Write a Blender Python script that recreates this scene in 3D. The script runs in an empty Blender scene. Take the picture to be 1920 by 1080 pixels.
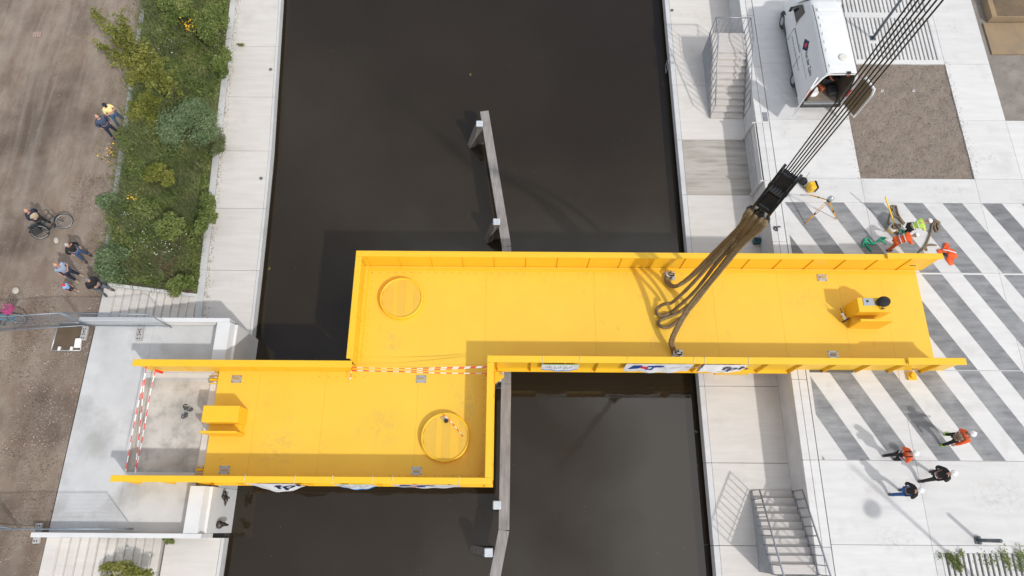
import bpy, bmesh, math, random
import numpy as np
from mathutils import Vector, Matrix, Euler
random.seed(7); rng = np.random.default_rng(7)
R_ = math.radians
SC = bpy.context.scene
COL = SC.collection
# ------------------------------------------------------------------ camera
K = 1.125                      # layout unit -> metres (whole place is scaled by this at the end)
FPX, HC = 1250.0, 24.0         # focal length in 1920-px pixels, camera height in layout units
TILT, ROLL, YAW = math.atan(452/1250), .004, .003
CAMR = Matrix.Rotation(YAW, 3, 'Z') @ Matrix.Rotation(TILT, 3, 'X') @ Matrix.Rotation(ROLL, 3, 'Z')
cd = bpy.data.cameras.new('camera'); cam = bpy.data.objects.new('camera', cd); COL.objects.link(cam)
cd.sensor_width = 36; cd.lens = FPX/1920*36; cd.clip_start = .1; cd.clip_end = 3000
cam.matrix_world = Matrix.Translation((0, 0, HC*K)) @ CAMR.to_4x4()
SC.camera = cam
# ------------------------------------------------------------------ light
AZ = Vector((.70, -.714, 0)).normalized(); EL = R_(45)
sunv = Vector((AZ.x*math.cos(EL), AZ.y*math.cos(EL), math.sin(EL)))
wd = bpy.data.worlds.new('World'); SC.world = wd; wd.use_nodes = True
nt = wd.node_tree; nt.nodes.clear()
CLOUD, SKYOFF = 3.85, 4.9
sky = nt.nodes.new('ShaderNodeTexSky'); sky.sky_type = 'NISHITA'; sky.sun_disc = False
sky.sun_elevation = EL; sky.sun_rotation = math.atan2(AZ.x, AZ.y); sky.air_density = 1.0; sky.dust_density = 2.0
bg = nt.nodes.new('ShaderNodeBackground'); bg.inputs[1].default_value = .13
wo = nt.nodes.new('ShaderNodeOutputWorld')
# broken white cloud over the whole sky
wc = nt.nodes.new('ShaderNodeTexCoord'); wn = nt.nodes.new('ShaderNodeTexNoise'); wn.inputs['Scale'].default_value = 1.5; wn.inputs['Detail'].default_value = 7
wr = nt.nodes.new('ShaderNodeMapRange'); wr.inputs[1].default_value = .40; wr.inputs[2].default_value = .60
wm = nt.nodes.new('ShaderNodeMix'); wm.data_type = 'RGBA'; wm.inputs[7].default_value = (CLOUD*.97, CLOUD*.99, CLOUD*1.02, 1)
wp_ = nt.nodes.new('ShaderNodeMapping'); wp_.inputs['Location'].default_value = (0.0, 0.0, SKYOFF)
nt.links.new(wc.outputs['Generated'], wp_.inputs[0]); nt.links.new(wp_.outputs[0], wn.inputs['Vector']); nt.links.new(wn.outputs[0], wr.inputs[0]); nt.links.new(wr.outputs[0], wm.inputs[0])
wr.inputs[1].default_value = .36; wr.inputs[2].default_value = .50
w2 = nt.nodes.new('ShaderNodeMapRange'); w2.inputs[1].default_value = .50; w2.inputs[2].default_value = .66; nt.links.new(wn.outputs[0], w2.inputs[0])
wm2 = nt.nodes.new('ShaderNodeMix'); wm2.data_type = 'RGBA'; wm2.inputs[7].default_value = (CLOUD*3.3, CLOUD*3.32, CLOUD*3.36, 1)
nt.links.new(sky.outputs[0], wm.inputs[6]); nt.links.new(w2.outputs[0], wm2.inputs[0]); nt.links.new(wm.outputs[2], wm2.inputs[6]); nt.links.new(wm2.outputs[2], bg.inputs[0]); nt.links.new(bg.outputs[0], wo.inputs[0])
sd = bpy.data.lights.new('sun', 'SUN'); sd.energy = 1.85; sd.angle = R_(1.7); sd.color = (1, .97, .925)
sun = bpy.data.objects.new('sun', sd); COL.objects.link(sun)
sun.rotation_euler = sunv.to_track_quat('Z', 'Y').to_euler(); sun.location = (40, -40, 60)
SC.view_settings.view_transform = 'Standard'; SC.view_settings.look = 'None'
SC.view_settings.gamma = 1; SC.view_settings.use_curve_mapping = False
SC.view_settings.exposure = .37

# ------------------------------------------------------------------ helpers
def P(px, py, z=0.0):
    """layout point at height z seen at photograph pixel px, py"""
    d = CAMR @ Vector(((px-960)/FPX, -(py-540)/FPX, -1.0)); k = (z-HC)/d.z
    return Vector((d.x*k, d.y*k, z))

def tag(o, label=None, cat=None, group=None, kind=None):
    if label: o['label'] = label
    if cat: o['category'] = cat
    if group: o['group'] = group
    if kind: o['kind'] = kind
    return o

def empty(name, loc=(0, 0, 0), rz=0, label=None, cat=None, group=None):
    o = bpy.data.objects.new(name, None); COL.objects.link(o); o.location = loc; o.rotation_euler = (0, 0, rz)
    o.empty_display_size = .2
    return tag(o, label, cat, group)

class MB:
    def __init__(s): s.v = []; s.f = []; s.m = []; s.sm = []
    def add(s, vs, fs, mi=0, smooth=False):
        b = len(s.v); s.v += [tuple(v) for v in vs]
        for f in fs: s.f.append(tuple(i+b for i in f)); s.m.append(mi); s.sm.append(smooth)
        return s
    def box(s, c, d, mi=0, rot=None, bev=0):
        x, y, z = d[0]/2, d[1]/2, d[2]/2
        if bev <= 0:
            vs = [Vector((i*x, j*y, k*z)) for k in (-1, 1) for j in (-1, 1) for i in (-1, 1)]
            fs = [(0, 2, 3, 1), (4, 5, 7, 6), (0, 1, 5, 4), (2, 6, 7, 3), (0, 4, 6, 2), (1, 3, 7, 5)]
        else:
            b = min(bev, x*.9, y*.9, z*.9)
            def ring(ix, iy, zz): return [Vector(q) for q in ((ix, -iy+b, zz), (ix, iy-b, zz), (ix-b, iy, zz), (-ix+b, iy, zz), (-ix, iy-b, zz), (-ix, -iy+b, zz), (-ix+b, -iy, zz), (ix-b, -iy, zz))]
            rs = [ring(x-b, y-b, -z), ring(x, y, -z+b), ring(x, y, z-b), ring(x-b, y-b, z)]
            vs = sum(rs, []); fs = [tuple(range(7, -1, -1)), tuple(range(24, 32))]
            for r in range(3):
                for i in range(8): j = (i+1) % 8; fs.append((r*8+i, r*8+j, r*8+8+j, r*8+8+i))
        c = Vector(c)
        if rot is not None:
            M = rot if isinstance(rot, Matrix) else Euler(rot).to_matrix()
            vs = [M @ v for v in vs]
        return s.add([v+c for v in vs], fs, mi)
    def b2(s, a, b, mi=0, bev=0):
        a, b = Vector(a), Vector(b)
        return s.box((a+b)/2, [abs(q) for q in (b-a)], mi, None, bev)
    def prism(s, poly, z0, z1, mi=0):
        n = len(poly)
        a = sum(poly[i][0]*poly[(i+1) % n][1]-poly[(i+1) % n][0]*poly[i][1] for i in range(n))
        if a < 0: poly = poly[::-1]
        f0 = z0 if callable(z0) else (lambda x, y: z0); f1 = z1 if callable(z1) else (lambda x, y: z1)
        vs = [(p[0], p[1], f0(p[0], p[1])) for p in poly]+[(p[0], p[1], f1(p[0], p[1])) for p in poly]
        fs = [tuple(range(n-1, -1, -1)), tuple(range(n, 2*n))]+[(i, (i+1) % n, n+(i+1) % n, n+i) for i in range(n)]
        return s.add(vs, fs, mi)
    def tube(s, path, r, n=8, mi=0, closed=False, cap=True, smooth=True):
        path = [Vector(p) for p in path]; m = len(path)
        rr = r if isinstance(r, (list, tuple)) else [r]*m
        vs = []; up = None
        for i, p in enumerate(path):
            if closed: t = path[(i+1) % m]-path[i-1]
            else: t = path[min(i+1, m-1)]-path[max(i-1, 0)]
            if t.length < 1e-9: t = Vector((0, 0, 1))
            t.normalize()
            if up is None:
                up = Vector((0, 0, 1)) if abs(t.z) < .9 else Vector((1, 0, 0))
            a = (up - t*up.dot(t))
            if a.length < 1e-6: a = t.orthogonal()
            a.normalize(); up = a; b = t.cross(a)
            for k in range(n):
                th = 2*math.pi*(k+.5)/n; vs.append(p+(a*math.cos(th)+b*math.sin(th))*rr[i])
        fs = []
        for i in range(m if closed else m-1):
            j = (i+1) % m
            for k in range(n): l = (k+1) % n; fs.append((i*n+k, i*n+l, j*n+l, j*n+k))
        s.add(vs, fs, mi, smooth)
        if cap and not closed:
            b = len(s.v)-len(vs)
            s.f.append(tuple(b+k for k in range(n-1, -1, -1))); s.m.append(mi); s.sm.append(False)
            s.f.append(tuple(b+(m-1)*n+k for k in range(n))); s.m.append(mi); s.sm.append(False)
        return s
    def ell(s, c, r, nu=12, nv=8, mi=0, rot=None, z0=-1.0, smooth=True):
        c = Vector(c); vs = []; fs = []
        a0 = math.asin(max(-1, z0))
        for j in range(nv+1):
            a = a0+(math.pi/2-a0)*j/nv
            for i in range(nu):
                th = 2*math.pi*i/nu
                v = Vector((r[0]*math.cos(a)*math.cos(th), r[1]*math.cos(a)*math.sin(th), r[2]*math.sin(a)))
                if rot is not None: v = rot @ v
                vs.append(c+v)
        for j in range(nv):
            for i in range(nu):
                k = (i+1) % nu; fs.append((j*nu+i, j*nu+k, (j+1)*nu+k, (j+1)*nu+i))
        fs.append(tuple(range(nu-1, -1, -1)))
        return s.add(vs, fs, mi, smooth)
    def build(s, name, mats, parent=None, loc=None, rz=None):
        me = mesh_of(s, name, mats)
        return link(name, me, parent, loc, rz)

def mesh_of(s, name, mats):
    me = bpy.data.meshes.new(name); me.from_pydata([tuple(v) for v in s.v], [], s.f)
    if not isinstance(mats, (list, tuple)): mats = [mats]
    for m in mats: me.materials.append(m)
    me.polygons.foreach_set('material_index', s.m); me.polygons.foreach_set('use_smooth', s.sm)
    me.update(); return me

def link(name, me, parent=None, loc=None, rz=None):
    o = bpy.data.objects.new(name, me); COL.objects.link(o)
    if parent is not None: o.parent = parent
    if loc is not None: o.location = loc
    if rz is not None: o.rotation_euler = (0, 0, rz)
    return o

def spline(pts, n=6, closed=False):
    pts = [Vector(p) for p in pts]; out = []; m = len(pts)
    for i in range(m if closed else m-1):
        g = (lambda k: pts[k % m]) if closed else (lambda k: pts[max(0, min(m-1, k))])
        a, b, c, d = g(i-1), g(i), g(i+1), g(i+2)
        for k in range(n):
            t = k/n
            out.append(.5*((2*b)+(c-a)*t+(2*a-5*b+4*c-d)*t*t+(3*b-a-3*c+d)*t**3))
    if not closed: out.append(pts[-1])
    return out

# ------------------------------------------------------------------ materials
MATS = {}
def mat(name, col, rough=.6, col2=None, scale=3.0, bump=0, bscale=30, metal=0, stretch=(1, 1, 1), lo=.35, hi=.65, spec=.5,
        stain=None, sscale=.5, samt=.4, rand=0, slo=.5, shi=.72, bdist=.02, detail=6, sstretch=(1, 1, 1)):
    if name in MATS: return MATS[name]
    m = bpy.data.materials.new(name); m.use_nodes = True; t = m.node_tree; n = t.nodes; L = t.links.new
    b = n['Principled BSDF']; b.inputs['Roughness'].default_value = rough; b.inputs['Metallic'].default_value = metal
    b.inputs['Specular IOR Level'].default_value = spec
    geo = n.new('ShaderNodeNewGeometry')
    def noise(sc, st, det=6):
        mp = n.new('ShaderNodeMapping'); mp.inputs['Scale'].default_value = st
        L(geo.outputs['Position'], mp.inputs['Vector'])
        no = n.new('ShaderNodeTexNoise'); no.inputs['Scale'].default_value = sc; no.inputs['Detail'].default_value = det
        no.inputs['Roughness'].default_value = .62
        L(mp.outputs[0], no.inputs['Vector']); return no.outputs['Fac']
    c4 = (*col, 1)
    b.inputs['Base Color'].default_value = c4
    out = None
    if col2 is not None:
        r = n.new('ShaderNodeValToRGB'); r.color_ramp.elements[0].position = lo; r.color_ramp.elements[1].position = hi
        r.color_ramp.elements[0].color = c4; r.color_ramp.elements[1].color = (*col2, 1)
        L(noise(scale, stretch, detail), r.inputs[0]); out = r.outputs[0]
    if stain is not None:
        r = n.new('ShaderNodeMapRange'); r.inputs[1].default_value = slo; r.inputs[2].default_value = shi; r.inputs[4].default_value = samt
        L(noise(sscale, sstretch), r.inputs[0])
        mx = n.new('ShaderNodeMix'); mx.data_type = 'RGBA'; L(r.outputs[0], mx.inputs[0])
        if out: L(out, mx.inputs[6])
        else: mx.inputs[6].default_value = c4
        mx.inputs[7].default_value = (*stain, 1); out = mx.outputs[2]
    if rand:
        oi = n.new('ShaderNodeObjectInfo'); mr = n.new('ShaderNodeMapRange'); L(oi.outputs['Random'], mr.inputs[0])
        mr.inputs[3].default_value = 1-rand; mr.inputs[4].default_value = 1+rand*.4
        mx = n.new('ShaderNodeVectorMath'); mx.operation = 'SCALE'
        if out: L(out, mx.inputs[0])
        else: mx.inputs[0].default_value = col
        L(mr.outputs[0], mx.inputs[3]); out = mx.outputs[0]
    if out: L(out, b.inputs['Base Color'])
    if bump:
        bp = n.new('ShaderNodeBump'); bp.inputs['Strength'].default_value = bump; bp.inputs['Distance'].default_value = bdist
        L(noise(bscale, stretch), bp.inputs['Height']); L(bp.outputs[0], b.inputs['Normal'])
    MATS[name] = m; return m

def leafmat(name, cols, rough=.55):
    m = bpy.data.materials.new(name); m.use_nodes = True; t = m.node_tree; n = t.nodes; L = t.links.new
    b = n['Principled BSDF']; b.inputs['Roughness'].default_value = rough; b.inputs['Specular IOR Level'].default_value = .3
    g = n.new('ShaderNodeNewGeometry'); r = n.new('ShaderNodeValToRGB')
    e = r.color_ramp.elements
    while len(e) < len(cols): e.new(.5)
    for i, c in enumerate(cols): e[i].position = i/(len(cols)-1); e[i].color = (*c, 1)
    no = n.new('ShaderNodeTexNoise'); no.inputs['Scale'].default_value = 1.1; no.inputs['Detail'].default_value = 3
    L(g.outputs['Position'], no.inputs['Vector'])
    ad = n.new('ShaderNodeMath'); ad.operation = 'MULTIPLY_ADD'; ad.inputs[1].default_value = .55
    mp = n.new('ShaderNodeMapRange'); mp.inputs[1].default_value = .3; mp.inputs[2].default_value = .7; mp.inputs[4].default_value = .45
    L(no.outputs[0], mp.inputs[0]); L(g.outputs['Random Per Island'], ad.inputs[0]); L(mp.outputs[0], ad.inputs[2])
    L(ad.outputs[0], r.inputs[0]); L(r.outputs[0], b.inputs['Base Color'])
    tr = n.new('ShaderNodeBsdfTranslucent'); L(r.outputs[0], tr.inputs[0])
    mx = n.new('ShaderNodeMixShader'); mx.inputs[0].default_value = .25
    L(b.outputs[0], mx.inputs[1]); L(tr.outputs[0], mx.inputs[2]); L(mx.outputs[0], n['Material Output'].inputs[0])
    return m

C_white = mat('concrete_white', (.60, .595, .585), .75, (.66, .655, .645), 1.6, .25, 26, stretch=(.35, 2.4, 1), stain=(.42, .40, .365), sscale=.9, samt=.5, rand=.08, slo=.54, shi=.8)
C_quay = mat('concrete_quay', (.58, .55, .515), .75, (.64, .61, .575), 1.4, .2, 26, stretch=(.4, 3, 1), stain=(.42, .385, .34), sscale=.6, samt=.45, rand=.05, slo=.54, shi=.8)
C_dirty = mat('concrete_dirty', (.36, .33, .295), .8, (.47, .44, .40), 1.3, .3, 26, stretch=(.3, 3.5, 1), stain=(.22, .19, .155), sscale=1.2, samt=.6, sstretch=(.4, 2.5, 1), slo=.5, shi=.7)
C_abut = mat('concrete_abutment', (.47, .475, .478), .75, (.57, .572, .572), .55, .25, 26, stain=(.30, .29, .27), sscale=.42, samt=.6, slo=.50, shi=.66)
C_rough = mat('concrete_rough', (.56, .53, .49), .85, (.36, .345, .32), .8, .5, 12, stain=(.22, .21, .20), sscale=1.6, samt=.55)
C_stripe = mat('dark_concrete', (.17, .175, .183), .75, (.28, .283, .29), 1.5, .25, 30, stretch=(.5, 2.6, 1), stain=(.50, .50, .50), sscale=.8, samt=.38, slo=.5, shi=.75, rand=.2)
C_wall = mat('concrete_wall', (.53, .535, .54), .75, (.60, .60, .60), 1.2, .2, 20, stain=(.40, .395, .385), sscale=.8, samt=.4)
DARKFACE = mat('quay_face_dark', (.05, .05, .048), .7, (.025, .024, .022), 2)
SOIL = mat('soil', (.215, .175, .135), .95, (.29, .245, .20), .7, .8, 14, stain=(.13, .10, .075), sscale=.28, samt=.75, slo=.48, shi=.66, bdist=.04)
SAND = mat('sand', (.22, .178, .145), .95, (.272, .226, .186), 2.4, 1.0, 9, bdist=.09)
YEL = mat('yellow_paint', (.84, .502, .024), .40, (.81, .482, .022), 1.2, .03, 60, stain=(.70, .42, .05), sscale=2.2, samt=.3, slo=.58, shi=.75)
YDECK = mat('yellow_deck', (.85, .528, .050), .52, (.80, .495, .044), .45, .15, 150, stain=(.40, .28, .10), sscale=2.6, samt=.45, slo=.62, shi=.82, sstretch=(1, .5, 1))
def scuff(m, c, r, col, amt=.35):
    t = m.node_tree; n = t.nodes; L = t.links.new; b = n['Principled BSDF']; src = b.inputs['Base Color'].links[0].from_socket
    g = n.new('ShaderNodeNewGeometry'); mp = n.new('ShaderNodeMapping'); mp.vector_type = 'TEXTURE'; mp.inputs['Location'].default_value = (c[0]*K, c[1]*K, .1*K); mp.inputs['Scale'].default_value = (r[0]*K, r[1]*K, 1)
    L(g.outputs['Position'], mp.inputs[0]); ln = n.new('ShaderNodeVectorMath'); ln.operation = 'LENGTH'; L(mp.outputs[0], ln.inputs[0])
    mr = n.new('ShaderNodeMapRange'); mr.inputs[1].default_value = 1; mr.inputs[2].default_value = .4; L(ln.outputs['Value'], mr.inputs[0])
    no = n.new('ShaderNodeTexNoise'); no.inputs['Scale'].default_value = 5; no.inputs['Detail'].default_value = 8; no.inputs['Roughness'].default_value = .75; L(g.outputs['Position'], no.inputs['Vector'])
    m2 = n.new('ShaderNodeMapRange'); m2.inputs[1].default_value = .47; m2.inputs[2].default_value = .66; m2.inputs[4].default_value = amt; L(no.outputs[0], m2.inputs[0])
    mu = n.new('ShaderNodeMath'); mu.operation = 'MULTIPLY'; L(mr.outputs[0], mu.inputs[0]); L(m2.outputs[0], mu.inputs[1])
    mx = n.new('ShaderNodeMix'); mx.data_type = 'RGBA'; L(mu.outputs[0], mx.inputs[0]); L(src, mx.inputs[6]); mx.inputs[7].default_value = (*col, 1); L(mx.outputs[2], b.inputs['Base Color'])
for sc_ in (((-4.4, 6.55), (.55, .75)), ((-4.6, 3.4), (.9, .9)), ((-8.2, 2.6), (1.1, .8)), ((5.2, 6.5), (.5, .4)), ((11.0, 8.3), (.9, .7)), ((-1.6, 4.2), (.6, .9))): scuff(YDECK, *sc_, (.36, .27, .13))
for sc_ in (((12.6, 14.9), (.5, .5)), ((13.0, 13.2), (.25, .35)), ((11.6, 17.6), (.5, .9)), ((11.3, 15.6), (.3, .3)), ((19.7, 21.2), (.5, .5)), ((19.4, 14.6), (.9, .5)), ((17.6, 13.0), (1.6, .3)), ((15.1, 10.9), (.4, .4)), ((16.8, 1.2), (1.4, .8)), ((13.0, -.2), (.9, .5)), ((19.0, 6.6), (.5, 1.6))): scuff(C_white, *sc_, (.30, .27, .23), .38)
for sc_ in (((8.6, 3.6), (.9, .9)), ((9.4, 11.9), (.5, .9)), ((8.3, 1.0), (.5, 1.2)), ((-11.7, 11.0), (.4, 1.2)), ((-12.0, 14.2), (.25, 1.6)), ((-12.6, 18.6), (.3, 1.8)), ((-11.5, 8.2), (.7, .5)), ((-12.2, 20.6), (.4, .7))): scuff(C_quay, *sc_, (.30, .25, .19), .5)
YGRATE2 = mat('yellow_grating_pale', (.79, .48, .045), .6, (.77, .465, .04), 3, .3, 120)
YGRATE = mat('yellow_grating', (.74, .455, .055), .65, (.71, .435, .05), 3, .5, 120)
STEEL = mat('galvanised', (.42, .44, .46), .42, (.52, .54, .56), 5, 0, metal=.6)
STEELD = mat('dark_steel', (.075, .08, .085), .45, (.11, .115, .12), 6, 0, metal=.4)
BLACK = mat('black_rubber', (.02, .02, .022), .55, (.035, .035, .037), 8)
BLACKM = mat('black_metal', (.022, .023, .026), .32, (.04, .042, .046), 5, metal=.3)
WOOD = mat('weathered_timber', (.235, .215, .205), .85, (.34, .32, .31), 2.2, .5, 18, stretch=(7, .45, 4), stain=(.13, .115, .105), sscale=1.2, samt=.45)
WOODD = mat('wet_timber', (.13, .115, .105), .8, (.20, .185, .17), 3, .4, 20, stretch=(5, 1, .6))
CAPM = mat('pile_cap', (.46, .50, .54), .5, (.56, .60, .63), 6)
PLY = mat('road_plate', (.32, .225, .125), .8, (.25, .185, .12), .9, .2, 20, stain=(.20, .155, .11), sscale=.7, samt=.6)
WHITE = mat('white_plastic', (.80, .80, .80), .35)
VANW = mat('van_paint', (.78, .79, .80), .28, (.74, .75, .76), 1.0, stain=(.62, .61, .59), sscale=1.2, samt=.2)
GLASS = mat('dark_glass', (.02, .025, .028), .06)
RED = mat('red_plastic', (.62, .02, .02), .3)
SLING = mat('sling_fabric', (.155, .105, .05), .9, (.23, .165, .085), 8, .6, 60, bdist=.01)
ROPE = mat('brown_rope', (.19, .135, .08), .9, (.26, .19, .12), 12, .5, 80)
ROPEG = mat('green_rope', (.01, .33, .17), .7, (.02, .42, .24), 15)
WIRE = mat('wire_rope', (.022, .02, .02), .5, (.035, .032, .03), 20)
BLUEP = mat('print_blue', (.012, .05, .26), .5)
REDP = mat('print_red', (.70, .035, .05), .5)
NAVYP = mat('print_navy', (.01, .022, .085), .5)
BANN = mat('banner_vinyl', (.78, .78, .80), .4)
TAPEW = mat('tape_white', (.80, .79, .78), .4)
TAPER = mat('tape_red', (.72, .055, .04), .4)
BRONZE = mat('bronze', (.045, .035, .032), .45, (.09, .07, .06), 7, .4, 25, metal=.5)

# ------------------------------------------------------------------ setting: bed, water, ground
ZW, ZQ = -1.92, -1.3            # water level, quay level (plaza and left ground are z = 0)
def sheet(name, poly, z, m, kind='structure', parent=None):
    mb = MB(); mb.add([(x, y, z) for x, y in poly], [tuple(range(len(poly)))]); o = mb.build(name, m, parent)
    if parent is None: tag(o, kind=kind)
    return o
sheet('terrain', [(-900, -900), (900, -900), (900, 900), (-900, 900)], -3.4, SOIL)
def water_mat():
    m = bpy.data.materials.new('water'); m.use_nodes = True; t = m.node_tree; n = t.nodes; L = t.links.new
    b = n['Principled BSDF']; b.inputs['Roughness'].default_value = .03; b.inputs['IOR'].default_value = 1.45
    g = n.new('ShaderNodeNewGeometry'); no = n.new('ShaderNodeTexNoise'); no.inputs['Scale'].default_value = .16; no.inputs['Detail'].default_value = 4
    L(g.outputs['Position'], no.inputs['Vector'])
    r = n.new('ShaderNodeValToRGB'); r.color_ramp.elements[0].position = .3; r.color_ramp.elements[1].position = .7
    r.color_ramp.elements[0].color = (.0230, .0172, .0108, 1); r.color_ramp.elements[1].color = (.0285, .0216, .0142, 1)
    L(no.outputs[0], r.inputs[0]); L(r.outputs[0], b.inputs['Base Color'])
    n2 = n.new('ShaderNodeTexNoise'); n2.inputs['Scale'].default_value = 1.6; n2.inputs['Detail'].default_value = 5
    L(g.outputs['Position'], n2.inputs['Vector'])
    bp = n.new('ShaderNodeBump'); bp.inputs['Strength'].default_value = .035; bp.inputs['Distance'].default_value = .05
    L(n2.outputs[0], bp.inputs['Height']); L(bp.outputs[0], b.inputs['Normal'])
    return m
sheet('water', [(-13, -120), (8.2, -120), (8.2, 120), (-16, 120)], ZW, water_mat())

def kerbX(y): return -15.9+(y-10.8)*(-.0773)            # kerb between track and planted bank
def innerX(y): return -12.36-(y-8.6)*.0615              # back edge of the left quay
def edgeX(y):                                            # water edge of the left quay
    pts = [(-30, -10.2), (7.1, -10.24), (7.64, -10.24), (14.87, -10.52), (23.71, -11.17), (40, -12.6), (120, -15)]
    for (a, xa), (b, xb) in zip(pts, pts[1:]):
        if y <= b: return xa+(xb-xa)*(y-a)/(b-a)
    return -15
# dirt track on the left: gently uneven grid
def ground_left():
    xs = list(np.arange(-27, -15.6, .35)); ys = list(np.arange(-4, 26, .35))
    vs = []; fs = []
    def right(y): return -15.66 if y < 8.75 else kerbX(y)-.06
    for j, y in enumerate(ys):
        r = right(y)
        for i, x in enumerate(xs):
            xx = -27+(x+27)/(xs[-1]+27)*(r+27)
            h = .025*math.sin(xx*1.7+y*.6)+.02*math.sin(xx*3.1-y*1.3)+.03*random.uniform(-.5, .5)
            if i >= len(xs)-2: h = 0
            vs.append((xx, y, h-.02))
    n = len(xs)
    for j in range(len(ys)-1):
        for i in range(n-1): fs.append((j*n+i, j*n+i+1, (j+1)*n+i+1, (j+1)*n+i))
    mb = MB(); mb.add(vs, fs, 0, True)
    mb.add([(-800, -800, -.03), (-27, -800, -.03), (-27, 800, -.03), (-800, 800, -.03)], [(0, 1, 2, 3)])
    mb.add([(-27, -800, -.03), (-15.66, -800, -.03), (-15.66, -4, -.03), (-27, -4, -.03)], [(0, 1, 2, 3)])
    mb.add([(-27, 25.8, -.03), (kerbX(25.8), 25.8, -.03), (-22, 800, -.03), (-27, 800, -.03)], [(0, 1, 2, 3)])
    return mb
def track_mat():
    m = mat('dirt_track', (.19, .138, .104), .95, (.28, .226, .18), .8, .7, 9, stretch=(1.5, .7, 1), stain=(.085, .062, .048), sscale=.19, samt=.8, slo=.48, shi=.64, bdist=.05)  # base tones kept darker: cloud shade is mixed into the dirt colour
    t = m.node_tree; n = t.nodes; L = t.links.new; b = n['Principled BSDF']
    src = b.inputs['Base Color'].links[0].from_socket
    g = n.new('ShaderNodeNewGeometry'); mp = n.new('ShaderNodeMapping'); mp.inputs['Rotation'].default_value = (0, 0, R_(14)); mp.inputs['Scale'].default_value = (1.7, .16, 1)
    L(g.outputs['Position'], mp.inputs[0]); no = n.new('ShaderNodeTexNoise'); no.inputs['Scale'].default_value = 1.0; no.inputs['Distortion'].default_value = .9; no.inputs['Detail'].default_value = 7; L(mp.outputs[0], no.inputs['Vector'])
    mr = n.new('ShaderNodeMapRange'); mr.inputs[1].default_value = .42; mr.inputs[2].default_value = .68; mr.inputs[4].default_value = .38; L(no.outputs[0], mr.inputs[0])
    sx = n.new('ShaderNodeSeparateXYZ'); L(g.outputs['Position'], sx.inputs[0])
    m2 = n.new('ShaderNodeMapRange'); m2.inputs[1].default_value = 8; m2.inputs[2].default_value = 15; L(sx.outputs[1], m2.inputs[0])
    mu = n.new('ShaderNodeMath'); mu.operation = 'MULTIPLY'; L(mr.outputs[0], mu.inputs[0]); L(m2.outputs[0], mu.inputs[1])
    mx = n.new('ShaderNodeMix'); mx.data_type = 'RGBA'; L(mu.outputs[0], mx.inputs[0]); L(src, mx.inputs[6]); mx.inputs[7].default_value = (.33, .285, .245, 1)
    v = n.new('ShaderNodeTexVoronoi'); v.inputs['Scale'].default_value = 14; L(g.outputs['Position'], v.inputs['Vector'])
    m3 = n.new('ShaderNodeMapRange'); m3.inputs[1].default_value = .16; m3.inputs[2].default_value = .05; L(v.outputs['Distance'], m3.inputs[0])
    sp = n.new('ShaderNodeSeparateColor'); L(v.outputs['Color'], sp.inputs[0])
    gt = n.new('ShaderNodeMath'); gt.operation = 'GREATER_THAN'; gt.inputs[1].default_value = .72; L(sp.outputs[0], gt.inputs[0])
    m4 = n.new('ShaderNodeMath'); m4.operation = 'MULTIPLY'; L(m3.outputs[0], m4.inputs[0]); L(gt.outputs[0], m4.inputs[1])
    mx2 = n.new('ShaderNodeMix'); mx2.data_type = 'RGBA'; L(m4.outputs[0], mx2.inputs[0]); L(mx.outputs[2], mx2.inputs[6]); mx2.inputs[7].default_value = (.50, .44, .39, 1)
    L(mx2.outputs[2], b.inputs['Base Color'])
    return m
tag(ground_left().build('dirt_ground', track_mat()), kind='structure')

# planted bank between the track and the left quay
def bankz(x, y):
    a = (x-kerbX(y))/(innerX(y)-.27-kerbX(y)); return -.05-1.19*max(0, min(1, a))**1.2
def bank():
    mb = MB(); ys = list(np.arange(8.78, 30, .6))+[300]; n = 9; vs = []
    for y in ys:
        for i in range(n):
            a = i/(n-1); x = kerbX(min(y, 30))+(innerX(min(y, 30))-.275-kerbX(min(y, 30)))*a; vs.append((x, y, bankz(x, min(y, 30))))
    fs = [(j*n+i, j*n+i+1, (j+1)*n+i+1, (j+1)*n+i) for j in range(len(ys)-1) for i in range(n-1)]
    mb.add(vs, fs, 0, True)
    mb.add([(-15.66, -1.9, -.05), (-15.66, -300, -.05), (-12.2, -300, -1.3), (-12.2, -1.9, -1.3)], [(0, 1, 2, 3)])
    return mb
tag(bank().build('planted_bank', mat('bank_soil', (.075, .06, .04), .95, (.12, .10, .06), 2)), kind='structure')

# left quay: concrete slabs with recessed joints, edge strip
quayL = tag(empty('left_quay'), kind='structure')
ysl = [-30, -7, -.38]
YL = [7.1, 9.83, 12.63, 15.42, 18.2, 20.99, 23.8, 26.6, 29.4]
def slabpoly(f0, f1, y0, y1): return [(f0(y0), y0), (f1(y0), y0), (f1(y1), y1), (f0(y1), y1)]
for y0, y1 in zip(YL, YL[1:]):
    g = .009
    mb = MB(); mb.prism(slabpoly(innerX, lambda y: edgeX(y)-.11, y0+g, y1-g), ZQ-.25, ZQ); mb.build('slab', C_quay, quayL)
    mb = MB(); mb.prism(slabpoly(lambda y: edgeX(y)-.10, edgeX, y0+g, y1-g), ZQ-.4, ZQ-.012); mb.build('edge_beam', C_wall, quayL)
    mb = MB(); mb.prism(slabpoly(lambda y: innerX(y)-.27, lambda y: innerX(y)-.012, y0+.006, y1-.006), ZQ-.25, ZQ+.07+.02*(y0 < 10)); mb.build('kerb', C_wall, quayL)
mb = MB(); mb.prism(slabpoly(lambda y: -12.24, lambda y: -10.3, -8, -.37), ZQ-.25, ZQ); mb.build('slab', C_quay, quayL)
mb = MB(); mb.prism(slabpoly(lambda y: -10.285, lambda y: -10.18, -8, -.37), ZQ-.4, ZQ-.012); mb.build('edge_beam', C_wall, quayL)
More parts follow.
